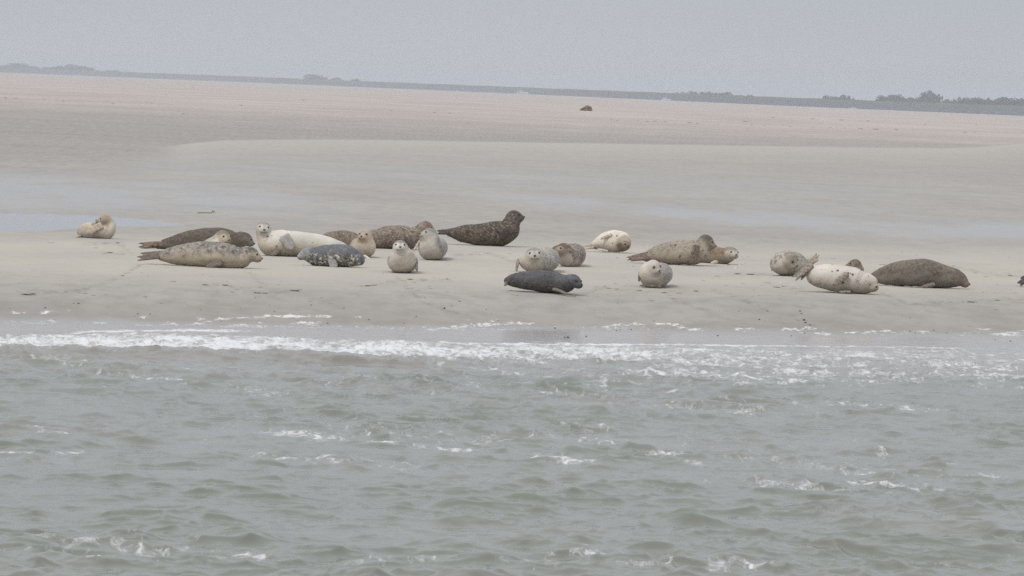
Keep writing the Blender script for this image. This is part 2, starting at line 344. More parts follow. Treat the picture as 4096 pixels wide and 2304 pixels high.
# the many small steep wavelets of a choppy tideway
DZ2 = dz.reshape(len(Yw), NUw); XX2 = X2.reshape(DZ2.shape); YY2 = Y2.reshape(DZ2.shape); AMP2 = sst(1.5, 7.0, wt).reshape(DZ2.shape)
patch = lambda x, y: float(fbm(np.array([x * .3 + 40]), np.array([y * .16]), o=3, s=91)[0])
for q in range(6500):
    y = 1 / rw.uniform(1 / 70.0, 1 / 31.0); x = rw.uniform(-.1, .1) * y
    if rw.random() > 0.25 + 1.9 * max(0, patch(x, y) - .38): continue
    big = rw.random() ** 3.0; wm = .035 + .07 * rw.random() + .17 * big; hm = (.010 + .036 * big) * rw.uniform(.7, 1.2); tl = rw.normal() * .35 + .1; sg = hm * rw.uniform(1.6, 2.8) + .02
    i0, i1 = np.searchsorted(Yw, [y - 5 * sg - wm, y + 5 * sg + wm]); j0, j1 = np.searchsorted(uw, [(x - 2.6 * wm) / y, (x + 2.6 * wm) / y])
    ux = XX2[i0:i1, j0:j1] - x; uy = YY2[i0:i1, j0:j1] - y - tl * ux - .6 * ux * ux / wm
    uy = np.where(uy < 0, uy / sg, uy / (2.2 * sg))                      # steeper on the side away from the shore
    DZ2[i0:i1, j0:j1] += AMP2[i0:i1, j0:j1] * hm * np.exp(-(ux / wm) ** 2 - np.sqrt(uy * uy + .04) * 1.3)
dz = DZ2.ravel()
rid = lambda n_: (1 - np.abs(2 * n_ - 1)) ** 2.2
wx_ = X2 + .5 * (fbm(X2 * 1.1, Y2 * .8, o=2, s=101) - .5)
dz = dz + amp * (.028 * rid(vnoise(wx_ * 3.0 + Y2 * .45, Y2 * 2.2, s=102)) * vnoise(X2 * .8, Y2 * .45, s=103) + .026 * rid(vnoise(wx_ * 5.2 + 7 + Y2 * .5, Y2 * 3.4, s=104)) * vnoise(X2 * 1.9, Y2 * 1.0, s=105) + .004 * rid(vnoise(wx_ * 12 + 3, Y2 * 6.5, s=106)))
# foam amount
fo = np.zeros_like(X2)
cen = np.interp(PX2, [-600, 0, 500, 1000, 1500, 2048, 2700, 3300, 4096, 4800], [1390, 1388, 1382, 1395, 1412, 1425, 1430, 1447, 1462, 1470])
hw_ = np.interp(PX2, [0, 500, 1000, 1500, 2048, 2700, 3300, 4096], [38, 48, 50, 52, 52, 62, 74, 80])
st = np.interp(PX2, [0, 1200, 1700, 2300, 2800, 3300, 4096], [.68, .68, .63, .58, .52, .48, .46])
fo = np.maximum(fo, st * np.exp(-np.abs((PY2 - cen) / hw_) ** 3.2))
top = np.interp(PX2, [-600, 0, 500, 1000, 1400, 2048, 2800, 3500, 4096, 4700], [1350, 1352, 1350, 1352, 1375, 1380, 1381, 1386, 1398, 1405])
fo = np.maximum(fo, np.interp(PX2, [0, 1200, 2000, 3000, 4096], [.45, .6, .7, .64, .5]) * np.exp(-((PY2 - top - 3) / 7) ** 2))
fo = np.maximum(fo, 0.66 * np.exp(-((PY2 - np.interp(PX2, [150, 350, 700, 1050], [1352, 1330, 1322, 1326])) / 10) ** 2) * sst(150, 350, PX2) * sst(1150, 900, PX2))
for (cx, cy, wx, wy, a_, an) in [(1200, 1745, 210, 26, .66, 4), (1560, 1785, 150, 14, .62, 6), (1750, 1800, 200, 18, .62, 5), (2250, 1850, 190, 22, .66, 6), (2700, 1835, 170, 14, .6, 3),
        (2750, 1870, 120, 14, .5, 8), (3200, 1960, 600, 30, .5, 4), (3700, 1965, 330, 26, .6, 5), (3500, 1945, 250, 22, .55, 4), (220, 1745, 160, 14, .55, 12), (270, 1815, 110, 14, .68, -8),
        (60, 1828, 160, 7, .62, 0), (520, 1775, 330, 12, .47, 3), (780, 1770, 160, 12, .5, 0), (450, 1552, 140, 8, .66, 4), (250, 1455, 260, 26, .47, 4), (560, 1520, 500, 30, .43, 5),
        (1150, 1580, 500, 22, .42, 4), (2000, 1490, 420, 12, .5, 5), (2600, 1545, 700, 14, .48, 3), (3400, 1520, 500, 12, .5, 4), (3950, 1505, 190, 28, .6, 5), (3250, 1545, 260, 10, .5, 2),
        (3600, 1640, 420, 18, .5, 4), (3420, 1770, 110, 12, .5, 8), (3530, 1830, 140, 12, .5, 12), (3750, 1870, 120, 8, .6, 6), (250, 2190, 320, 18, .47, 4), (380, 2270, 60, 12, .68, -6), (2000, 2255, 900, 26, .45, -2),
        (1000, 2240, 260, 22, .44, 0), (2320, 2215, 120, 8, .5, 2), (3950, 1915, 200, 30, .5, 4), (2900, 1650, 900, 30, .4, 4), (1350, 1850, 900, 45, .40, 3), (2400, 1720, 400, 30, .42, 4),
        (2048, 1560, 2600, 70, .36, 3), (2048, 1760, 2600, 90, .34, 3), (3300, 1880, 700, 70, .43, 4), (600, 2220, 700, 60, .40, 2), (2700, 2290, 1200, 30, .42, 0)]:
    fo = np.maximum(fo, a_ * blob(PX2, PY2, cx, cy, wx, wy, an))
fo = np.maximum(fo, .47 * np.exp(-((PY2 - 1500 - (PX2 - 2048) * .01) / 60) ** 2) * sst(1200, 2600, PX2))
fo *= sst(0.0, 0.5, wt) * (.91 + .36 * fbm(X2 * .9, Y2 * .5, o=3, s=111))
foam_strip = np.exp(-np.abs((PY2 - cen) / hw_) ** 3.2)
dz += foam_strip * np.interp(PX2, [0, 1400, 2400, 3300], [.07, .05, .03, .015]) * (fbm(X2 * 7, Y2 * 5, o=4, s=71) ** 1.5) * 1.6
dz += (0.045 * np.exp(-((PY2 - cen - hw_ * 0.9) / 9) ** 2)) * sst(2100, 1300, PX2)          # the lip of the small breaker
dz += 0.006 * sst(0.2, 2, wt) * (fbm(X2 * 5, Y2 * 3, o=3, s=75) - 0.5)
shal = sst(13.0, 1.5, wt)
muddy = np.exp(-((PY2 - cen - hw_ * 1.15) / 14) ** 2) * sst(2000, 1500, PX2)
Zt = ZW + dz
keep_ = None
wmesh = mesh("water", np.stack([X2 + dX, Y2 + dY, Zt], -1), gridfaces(len(Yw), NUw), True, dict(foam=fo, shallow=shal, muddy=muddy))
m_w, t, b = mat("sea water")
pos = N(t, 'ShaderNodeTexCoord').outputs['Object']
fA, sA, uA = attr(t, 'foam'), attr(t, 'shallow'), attr(t, 'muddy')
n1_ = noise(t, 12.0, 6, pos, (1.0, 0.26, 1), 0.66, 0.8)
n2_ = noise(t, 2.6, 3, pos, (1.0, 0.3, 1))
nn = mth(t, 'ADD', mth(t, 'MULTIPLY', n1_, 0.7), mth(t, 'MULTIPLY', n2_, 0.3))
fmask = mrange(t, mth(t, 'ADD', fA, mrange(t, nn, 0.25, 0.75)), 0.89, 1.34, 0, 1, True)
deep = mixc(t, mrange(t, noise(t, 0.3, 3, pos), 0.35, 0.65), (0.132, 0.145, 0.120), (0.170, 0.180, 0.160))
wc = mixc(t, mth(t, 'MULTIPLY', sA, 0.85), deep, pc(172, 166, 166))
wc = mixc(t, mth(t, 'MULTIPLY', uA, 0.6), wc, pc(120, 112, 102))
wc = mixc(t, fmask, wc, (0.62, 0.63, 0.655))
L(t, wc, b.inputs['Base Color'])
L(t, mrange(t, fmask, 0, 1, 0.13, 0.85), b.inputs['Roughness']); b.inputs['IOR'].default_value = 1.333
r1 = noise(t, 9.0, 4, pos, (1.0, 0.55, 1), 0.55); r2 = noise(t, 30.0, 4, pos, (1, 0.5, 1), .6)
hh = mth(t, 'ADD', r1, mth(t, 'MULTIPLY', r2, 0.4))
hh = mth(t, 'MULTIPLY', hh, mrange(t, sA, 0.3, 1.0, 1.0, 0.5))
hh = mth(t, 'ADD', hh, mth(t, 'MULTIPLY', fmask, 0.6))
bump(t, b, hh, 0.22, 0.02)
structure(link("water", wmesh, m_w))

# pools lying on the sand
m_pool, t, b = mat("pool water")
b.inputs['Base Color'].default_value = (0.2, 0.2, 0.2, 1); b.inputs['Roughness'].default_value = 0.05; b.inputs['IOR'].default_value = 1.33
bump(t, b, noise(t, 6.0, 3, None, (1, 0.4, 1)), 0.06, 0.01)
def pool(name, pts, label=None, z=-0.009):
    P = []
    n = len(pts)
    for i in range(n):
        a, c = np.array(pts[i], float), np.array(pts[(i + 1) % n], float)
        m_ = max(2, int(np.linalg.norm(c - a) / 14))
        for j in range(m_):
            q = a + (c - a) * j / m_; q[1] += 7 * (vnoise(np.array([q[0] * 0.035]), np.array([q[1] * 0.06]), s=9)[0] - 0.5) * 1.2
            P.append(atZ(q[0], q[1], z))
    me = mesh(name, P, [list(range(len(P)))], False)
    o = structure(link(name, me, m_pool)); return o
pool("tide_pool", [(-900, 820), (760, 878), (790, 905), (560, 925), (-900, 965)])


tick('--- far side')
# ------------------------------------------------------------------ far side: channel, dyke, trees, boats
def strip(name, fn, us_, m, kind=True):
    rows = [np.array(fn(u)) for u in us_]; k = rows[0].shape[0]
    V = np.concatenate(rows); idx = np.arange(len(us_) - 1)[:, None] * k + np.arange(k - 1)[None]
    Fc = np.stack([idx, idx + k, idx + k + 1, idx + 1], -1).reshape(-1, 4)
    o = link(name, mesh(name, V, Fc, True), m)
    if kind: structure(o)
    return o
m_ch, t, b = mat("channel water"); b.inputs['Base Color'].default_value = (0.16, 0.18, 0.19, 1); b.inputs['Roughness'].default_value = 0.25
bump(t, b, noise(t, 0.6, 4), 0.4, 0.3)
uu = np.linspace(-0.45, 0.45, 90)
strip("channel", lambda u: [(u * edgeY(u) * 0.97, edgeY(u) * 0.97, -0.35), (u * edgeY(u) * 1.0, edgeY(u) * 1.0, -0.15), (u * edgeY(u) * 1.16, edgeY(u) * 1.16, -0.15)], uu, m_ch)
m_dyke, t, b = mat("dyke slope")
gz = N(t, 'ShaderNodeSeparateXYZ'); L(t, N(t, 'ShaderNodeTexCoord').outputs['Object'], gz.inputs[0])
gr = mixc(t, mrange(t, noise(t, 0.02, 4), 0.4, 0.6), (0.060, 0.075, 0.035), (0.085, 0.095, 0.05))
L(t, mixc(t, mrange(t, gz.outputs[2], 3.0, 3.6), (0.07, 0.078, 0.095), gr), b.inputs['Base Color']); b.inputs['Roughness'].default_value = 1.0
b.inputs['Specular IOR Level'].default_value = 0.1
DH = lambda u: float(np.interp(u, [-0.2, -.0673, -0.0448, 0, .0407, .062, .09, .3], [5.6, 5.5, 5.7, 5.4, 4.9, 5.0, 5.2, 5.2]))
def dykerow(u):
    Y0 = edgeY(u) * 1.09; h = DH(u) + 0.12 * math.sin(u * 900)
    return [(u * Y, Y, z) for Y, z in ((Y0 - 14, -0.6), (Y0 - 10, 0.3), (Y0 - 1, 3.2), (Y0 + 6, h), (Y0 + 10, h), (Y0 + 26, 0.5))] + [(u * (Y0 + 600), Y0 + 600, 0.4)]
strip("dyke", dykerow, np.linspace(-0.45, 0.45, 260), m_dyke)

m_leaf = simple("tree foliage", (0.060, 0.068, 0.040), 0.9, 0.35, 0.3, 0.1)
m_bark = simple("bark", (0.10, 0.085, 0.07), 0.95, 0.2, 2.0, 0.1)
def leaf_crown(wd, ht, n, rr):
    """crown of many leaf sprays filling several overlapping lobes"""
    V, Fc = [], []
    lobes = [(rr.uniform(-.28, .28) * wd, rr.uniform(-.25, .25) * wd, ht * rr.uniform(.22, .80), rr.uniform(.2, .34)) for _ in range(9)]
    lobes.append((0, 0, ht * .55, .36))
    for i in range(n):
        lx, ly, lz, lr = lobes[i % 10]; d = rr.normal(size=3); d /= np.linalg.norm(d); q = rr.random() ** 0.4
        c = np.array([lx, ly, lz]) + d * q * lr * np.array([wd, wd, ht * 0.8]); s = 0.055 * wd * rr.uniform(.5, 1.6)
        a = rr.normal(size=3); a /= np.linalg.norm(a); b_ = np.cross(a, rr.normal(size=3)); b_ /= np.linalg.norm(b_)
        k = len(V); V += [c + a * s, c + b_ * s * .8, c - a * s * .9, c - b_ * s * .7]; Fc.append((k, k + 1, k + 2, k + 3))
    V = np.array(V); V[:, 2] = np.maximum(V[:, 2], ht * 0.05)
    return V, Fc
def tube(pts, rad, n=8):
    pts = [np.array(p, float) for p in pts]; V, Fc = [], []
    for i, p in enumerate(pts):
        tg = pts[min(i + 1, len(pts) - 1)] - pts[max(i - 1, 0)]; tg = tg / (np.linalg.norm(tg) + 1e-9)
        a = np.cross(tg, [0.3, 0.9, 0.31] if abs(tg[2]) > .7 else [0, 0, 1.0]); a /= np.linalg.norm(a); b_ = np.cross(tg, a)
        if not np.isfinite(a).all(): a, b_ = np.array([1.0, 0, 0]), np.array([0, 1.0, 0])
        for k in range(n):
            an = 2 * math.pi * k / n; V.append(p + rad[i] * (a * math.cos(an) + b_ * math.sin(an)))
    for i in range(len(pts) - 1):
        for k in range(n): Fc.append((i * n + k, i * n + (k + 1) % n, (i + 1) * n + (k + 1) % n, (i + 1) * n + k))
    Fc.append(tuple(range(n))[::-1]); Fc.append(tuple((len(pts) - 1) * n + k for k in range(n)))
    return V, Fc
def join(parts):
    V, Fc = [], []
    for v, f in parts:
        o = len(V); V += list(v); Fc += [tuple(i + o for i in q) for q in f]
    return V, Fc
rt = np.random.default_rng(3)
crowns = []
for k in range(6):
    V, Fc = leaf_crown(1.0, 1.0, 800, rt); crowns.append(mesh("crown", V, Fc, False)); crowns[-1].materials.append(m_leaf)
V, Fc = join([tube([(0, 0, 0), (0.01, 0, .25), (0, 0.01, .5), (.02, 0, .7)], [.035, .028, .02, .008])] + [tube([(0, 0, .25), (math.cos(a) * .2, math.sin(a) * .2, .55)], [.018, .006], 5) for a in (0.3, 2.2, 4.1)])
trunk_me = mesh("trunk", V, Fc); trunk_me.materials.append(m_bark)
TREES = [  # px centre, top py, width px, group
    ("g1", [(20, 262, 60), (62, 249, 58), (95, 258, 40), (130, 260, 36), (152, 272, 26), (178, 268, 34), (215, 267, 44), (240, 264, 34), (268, 259, 44), (292, 256, 40), (320, 257, 48), (345, 262, 40), (362, 268, 24), (392, 281, 24), (430, 282, 22), (455, 279, 26), (-40, 258, 60), (-90, 260, 60)]),
    ("g2", [(1262, 299, 52), (1240, 308, 34), (1290, 306, 34), (1352, 311, 34), (1330, 315, 26), (1412, 313, 24), (1425, 317, 20)]),
    ("g3", [(2702, 366, 20), (2740, 366, 26), (2768, 367, 26), (2785, 368, 20), (2812, 370, 22), (2838, 368, 24), (2858, 371, 18), (2880, 372, 22), (2905, 370, 26), (2930, 374, 24), (2965, 379, 24), (3000, 382, 26)]),
    ("g4", [(3303, 379, 26), (3326, 381, 26), (3348, 384, 22), (3378, 379, 30), (3392, 383, 16), (3413, 386, 10)]),
    ("g5", [(3545, 383, 44), (3575, 373, 46), (3598, 384, 30), (3622, 394, 30), (3650, 392, 26), (3672, 389, 30), (3700, 372, 36), (3722, 364, 40), (3752, 376, 36), (3785, 390, 30), (3818, 392, 28), (3850, 389, 34), (3890, 392, 36), (3920, 386, 40), (3950, 384, 50), (3990, 388, 50), (4030, 391, 50), (4070, 392, 50), (4110, 394, 50), (4150, 392, 50)])]
TL = {"g1": "hazy bushy tree in the long row behind the dyke at far left", "g2": "hazy tree in the lone small clump above the dyke left of centre", "g3": "low hazy tree in the faint row behind the dyke right of the boats",
      "g4": "small hazy tree in the short isolated group before the right wood", "g5": "hazy tree of the dark dense row above the dyke at far right"}
GL = {"g1": "trees behind the dyke at far left", "g2": "trees of the small clump left of centre", "g3": "low trees right of the boats", "g4": "trees of the short isolated group", "g5": "trees of the dense row at far right"}
for g, lst in TREES:
    for (px, ty, wpx) in lst:
        u = (px - 2048) / FPX; Y = float(edgeY(u)) * (1.125 + 0.03 * rt.random()); s = Y / FPX
        p = atY(px, ty, Y); h = p[2] + 0.3; e = empty("tree", (p[0], Y, 0.3)); tag(e, TL[g], "tree", GL[g])
        wd = wpx * s * 1.75
        c = link("crown", crowns[int(rt.integers(6))], None, e); c.scale = (wd, wd, h); c.rotation_euler = (0, 0, rt.random() * 6)
        tr = link("trunk", trunk_me, None, e); tr.scale = (h * .8, h * .8, h)
# undergrowth hedge joining the rows
hedges = [(-300, 470, 278, 0.6), (3520, 4500, 400, 1.0), (2690, 3060, 378, .5)]

m_white = simple("white gelcoat", (0.75, 0.76, 0.78), 0.35, 0.03, 1.0, 0.5)
m_glass = simple("dark window", (0.05, 0.06, 0.08), 0.15, 0.1, 1.0, 0.5)
m_alu = simple("mast metal", (0.55, 0.56, 0.58), 0.4, 0.05, 1.0, 0.5)
def hull(Lh, W, D):
    V, Fc = [], []; n = 12
    for i in range(n + 1):
        x = -Lh / 2 + Lh * i / n; k = i / n; wv = W / 2 * (1 - max(0, (k - .45) / .55) ** 2.2) * (0.8 + 0.2 * min(1, k * 3)); wv = max(wv, 0.02); sh = D * (1 + 0.35 * k * k)
        V += [(x, -wv, sh), (x, -wv * .8, sh * .35), (x, 0, -0.25 * (1 - k * .6)), (x, wv * .8, sh * .35), (x, wv, sh), (x, 0, sh + 0.06)]
    for i in range(n):
        for k in range(6): Fc.append((i * 6 + k, i * 6 + (k + 1) % 6, (i + 1) * 6 + (k + 1) % 6, (i + 1) * 6 + k))
    Fc.append(tuple(range(6))); Fc.append(tuple(n * 6 + k for k in range(6))[::-1]); return V, Fc
def boxm(x0, x1, y0, y1, z0, z1, tp=0.85):
    cx, cy = (x0 + x1) / 2, (y0 + y1) / 2
    V = [(x0, y0, z0), (x1, y0, z0), (x1, y1, z0), (x0, y1, z0)] + [(cx + (x - cx) * tp, cy + (y - cy) * tp, z1) for x, y in ((x0, y0), (x1, y0), (x1, y1), (x0, y1))]
    return V, [(0, 3, 2, 1), (4, 5, 6, 7), (0, 1, 5, 4), (1, 2, 6, 5), (2, 3, 7, 6), (3, 0, 4, 7)]
def boat(px, py, Lm, mastpx, label, lean=0.0, sail=True):
    u = (px - 2048) / FPX; Y = float(edgeY(u)) * 1.03; p = atZ(px, py, -0.1); s = Y / FPX
    e = empty("sailing_boat" if sail else "motor_boat", (atY(px, py, Y)[0], Y, -0.15)); tag(e, label, "boat")
    link("hull", mesh("hull", *hull(Lm, Lm * .3, Lm * .11)), m_white, e)
    link("cabin", mesh("cabin", *boxm(-Lm * .15, Lm * .2, -Lm * .09, Lm * .09, Lm * .12, Lm * .2), False), m_white, e)
    link("window", mesh("window", *boxm(-Lm * .12, Lm * .17, -Lm * .095, -Lm * .085, Lm * .145, Lm * .17), False), m_glass, e)
    if sail:
        H = mastpx * s; link("mast", mesh("mast", *tube([(Lm * .08, 0, Lm * .12), (Lm * .08 + lean, 0, H)], [.14, .09])), m_white, e)
        link("boom", mesh("boom", *tube([(Lm * .08, 0, Lm * .26), (-Lm * .35, 0, Lm * .25)], [.22, .16])), m_white, e)
        link("forestay", mesh("forestay", *tube([(Lm * .5, 0, Lm * .15), (Lm * .08 + lean, 0, H * .95)], [.03, .03], 5)), m_alu, e)
boat(2088, 374, 9.5, 84, "white sailing boat with a tall bare mast, the left one before the dyke", -1.0)
boat(2662, 400, 6.4, 90, "small white sailing boat with bare mast, right of the first before the dyke")
boat(3412, 430, 3.8, 0, "tiny white motor boat under the isolated trees at right", sail=False)

tick('---- seaweed')
# ------------------------------------------------------------------ seaweed, boulder, shells, pebbles, clods
def lump(n=14, m_=9, seed=0, flat=1.0, rough=0.5, sc_=1.7):
    V, Fc = [], []
    for i in range(m_ + 1):
        ph = math.pi * i / m_
        for k in range(n):
            th = 2 * math.pi * k / n; d = np.array([math.sin(ph) * math.cos(th), math.sin(ph) * math.sin(th), math.cos(ph)])
            q = d * sc_ + seed * 7.7
            r = 1 + rough * (float(fbm(np.array([q[0]]), np.array([q[1]]), np.array([q[2]]), o=4, s=seed)[0]) - 0.5) * 2
            V.append(d * r * np.array([1, 1, flat]))
    for i in range(m_):
        for k in range(n): Fc.append((i * n + k, (i + 1) * n + k, (i + 1) * n + (k + 1) % n, i * n + (k + 1) % n))
    return V, Fc
m_weed = simple("dark seaweed", (0.085, 0.062, 0.035), 0.6, 0.45, 6.0)
m_rock, t, b = mat("weed covered rock")
f_ = noise(t, 4.0, 6, None, None, 0.7)
L(t, mixc(t, mrange(t, f_, 0.38, 0.6), (0.045, 0.032, 0.02), (0.27, 0.17, 0.055)), b.inputs['Base Color']); b.inputs['Roughness'].default_value = 0.8
bump(t, b, f_, 0.8, 0.12)
p = atZ(2344, 443, 0.0); e = empty("boulder", p); tag(e, "orange brown weed covered boulder alone on the far pink sand", "boulder")
V, Fc = lump(40, 24, 4, 0.62, 0.55, 2.0); V = np.array(V) * 0.78
V[:, 0] *= 1.08; V[:, 2] += 0.22 + 0.22 * np.clip(V[:, 0], -1, .5)
V = V[:]; link("rock", mesh("rock", V, Fc), m_rock, e)
fr = []
rr_ = np.random.default_rng(8)
for i in range(260):
    k = rr_.integers(len(V)); c = V[k]
    if c[2] < 0.05: continue
    d = c / (np.linalg.norm(c) + 1e-6); a = np.cross(d, rr_.normal(size=3)); a /= np.linalg.norm(a)
    fr.append(([c - a * .03, c + a * .03, c + d * .07 + np.array([0, 0, -.1]) + a * .01], [(0, 1, 2)]))
link("weed_fringe", mesh("weed_fringe", *join(fr), False), m_rock, e)['kind'] = 'stuff'
weeds = [mesh("seaweed_clump", *lump(14, 8, 20 + k, 0.32, 0.75, 2.2)) for k in range(5)]
for me in weeds: me.materials.append(m_weed)
WP = [(22, 392, 16), (64, 394, 13), (177, 397, 9), (253, 405.5, 11), (428, 405, 7), (453, 415, 12), (587, 409, 11), (606, 412, 9), (734, 456, 13), (963, 422, 14), (1213, 400, 15), (666, 379, 8), (1295, 435.6, 7), (1566, 443, 8), (1737, 450, 13),
      (1800, 453, 10), (1233, 523, 8), (2446, 479, 8), (2468, 481, 9), (2551, 484, 8), (2589, 486, 14), (2619, 486, 14), (2660, 488, 12), (2760, 491, 18), (2789, 495, 12), (2871, 496, 10), (3006, 500, 10), (3058, 502, 9), (2336, 464, 6),
      (3092, 470, 12), (3160, 506, 11), (3251, 476, 16), (3251, 509, 8), (3321, 511, 9), (3366, 481, 16), (3381, 512, 6), (3442, 516, 20), (3472, 485, 14), (3502, 517.5, 24), (3585, 520, 14), (3700, 498, 9), (3860, 530, 14), (3898, 532, 8), (3904, 499, 7), (2980, 486, 15), (2992, 486, 10)]
for i, (px, py, wv) in enumerate(WP):
    p = atZ(px, py, 0.0); s = wv / 2 * p[1] / FPX
    o = link("seaweed_clump", weeds[i % 5], None, None, p); o.scale = (s, s * 1.2, s * 0.85 * (7 / (wv + 2) + .35)); o.rotation_euler = (0, 0, rt.random() * 6)
    tag(o, "small dark seaweed clump stranded on the far pinkish sand", "seaweed", "seaweed clumps along the far tide lines")
# green weed strand left of centre
m_gw = simple("green weed", (0.16, 0.17, 0.04), 0.7, 0.3, 30.0)
parts = []
for i in range(12):
    px = 790 + 62 * i / 11; p0 = gpt(px, 853 - (3 if i > 9 else 0) + random.uniform(-1, 1)); p1 = gpt(px + 8, 853 + random.uniform(-1, 1)); hz = 0.012 + (0.03 if i > 9 else 0)
    parts.append(tube([p0 + [0, 0, .004], (p0 + p1) / 2 + [0, 0, hz], p1 + [0, 0, .004]], [.004, .008, .003], 6))
o = link("seaweed_strand", mesh("seaweed_strand", *join(parts)), m_gw); tag(o, "thin yellow green seaweed strand on wet sand above the dark brown seal", "seaweed")

m_shell = simple("white shell", (0.72, 0.70, 0.66), 0.5, 0.1, 60.0)
m_peb = simple("dark pebble", (0.06, 0.06, 0.065), 0.45, 0.3, 40.0)
m_clod = simple("sand clod", (0.29, 0.265, 0.235), 0.95, 0.25, 40.0)
def shellmesh(k):
    V, Fc = [], []; n = 9
    for i in range(4):
        for j in range(n):
            a = -1.25 + 2.5 * j / (n - 1); r = i / 3 * (1 + .05 * (j % 2)); V.append((math.sin(a) * r, math.cos(a) * r - .4, 0.55 * (1 - (r - .25) ** 2) - .15 + .04 * (j % 2) + 0.05 * k * math.sin(a * 2)))
    for i in range(3):
        for j in range(n - 1): a = i * n + j; Fc.append((a, a + 1, a + n + 1, a + n))
    o = len(V); Vb = [(x * .97, y * .97, z - .12) for x, y, z in V]; Fb = [tuple(i + o for i in f[::-1]) for f in Fc]
    rim = [(3 * n + j, 3 * n + j + 1, o + 3 * n + j + 1, o + 3 * n + j) for j in range(n - 1)]
    return V + Vb, Fc + Fb + rim
shells = [mesh("shell", *shellmesh(k)) for k in range(4)]
for me in shells: me.materials.append(m_shell)
SH = [(1925, 1020, 20, 1), (2532, 1070, 12, 1), (2467, 1034, 14, 1), (2462, 1071, 10, 1), (2532, 1072, 10, 1), (2698, 1064, 8, 0), (2767, 1066, 12, 1), (2859, 1062, 9, 0), (2915, 1063, 15, 1), (2957, 1062, 9, 1), (2894, 982, 6, 0), (2992, 990, 6, 0),
      (2940, 1074, 10, 0), (2157, 968, 5, 0), (2624, 970, 4, 0), (2705, 1080, 6, 0), (2725, 1083, 5, 0), (3056, 957, 6, 0), (3100, 978, 4, 0), (3165, 991, 6, 0), (3488, 1004, 6, 0), (3667, 1022, 9, 0), (3320, 994, 5, 0), (3607, 1011, 6, 0), (4037, 1030, 8, 0),
      (4022, 1016, 5, 0), (3932, 1170, 9, 1), (3978, 1172, 7, 1), (3597, 1155, 5, 0), (3535, 1152, 5, 0), (4045, 1158, 7, 1), (4010, 1158, 8, 0), (2480, 1050, 7, 0), (1300, 1052, 6, 0), (2820, 1075, 5, 0), (3878, 1055, 5, 0), (4016, 1136, 6, 0), (3122, 1131, 9, 0)]
rs_ = np.random.default_rng(77)
for _ in range(70): SH.append((rs_.uniform(1900, 4090), rs_.uniform(960, 1240), rs_.uniform(2.5, 5.5), 0))
for _ in range(30): SH.append((rs_.uniform(0, 1900), rs_.uniform(960, 1270), rs_.uniform(2.5, 4.5), 0))
for i, (px, py, wv, _) in enumerate(SH):
    p = gpt(px, py); s = wv / 2 * p[1] / FPX
    o = link("shell", shells[i % 4], None, None, p + np.array([0, 0, s * .25])); o.scale = (s, s, s * 1.1); o.rotation_euler = (rs_.uniform(-.4, .4), rs_.uniform(-.5, .5), rs_.uniform(0, 6))
    if i == 0: tag(o, "large lone white shell on open sand right of the chest-up seals", "shell")
    else: tag(o, "small white shell scattered on the seal bank sand", "shell", "white shells on the sand bank")
pebs = [mesh("pebble", *lump(10, 6, 40 + k, 0.6, 0.4)) for k in range(4)]
for me in pebs: me.materials.append(m_peb)
PB = [(2272, 1350, 12), (2258, 1350, 8), (2345, 1346, 9), (2065, 1368, 6), (2600, 1373, 10), (2233, 1366, 5), (1745, 1367, 5), (2525, 1319, 7), (2465, 1322, 7), (2220, 1313, 9), (2480, 1320, 6), (1310, 1294, 9), (600, 1257, 8), (582, 1271, 6), (551, 1257, 9), (866, 1331, 6), (740, 1329, 6),
      (314, 1215, 9), (181, 1232, 9), (1245, 1221, 7), (1098, 1247, 6), (1838, 1206, 8), (1375, 1234, 7), (1778, 1233, 9), (1665, 1266, 7), (1475, 1280, 8), (1666, 1266, 6), (3070, 1244, 7), (3200, 1245, 10), (3206, 1255, 8), (3216, 1280, 12), (3222, 1290, 9), (3240, 1300, 7), (3037, 1279, 9), (3219, 1333, 7),
      (3640, 1325, 8), (3662, 1333, 7), (3735, 1322, 7), (3786, 1332, 6), (3980, 1360, 6), (4042, 1365, 8), (3165, 1344, 6), (2871, 1343, 8), (2600, 1375, 8)]
for _ in range(40): PB.append((rs_.uniform(0, 4096), rs_.uniform(1180, 1310), rs_.uniform(3, 6)))
for i, (px, py, wv) in enumerate(PB):
    p = gpt(px, py); s = wv / 2 * p[1] / FPX; zz = max(p[2], ZW) if py > 1330 else p[2]
    if p[2] < ZW: p = atZ(px, py, ZW)
    o = link("pebble", pebs[i % 4], None, None, p + np.array([0, 0, s * .2])); o.scale = (s, s, s * .9); o.rotation_euler = (0, 0, rs_.uniform(0, 6))
    tag(o, "small dark pebble on the wet lower beach near the waterline", "pebble", "dark pebbles along the lower beach")
clods = [mesh("sand_clod", *lump(16, 8, 60 + k, 0.30, 1.0, 2.4)) for k in range(6)]
for me in clods: me.materials.append(m_clod)
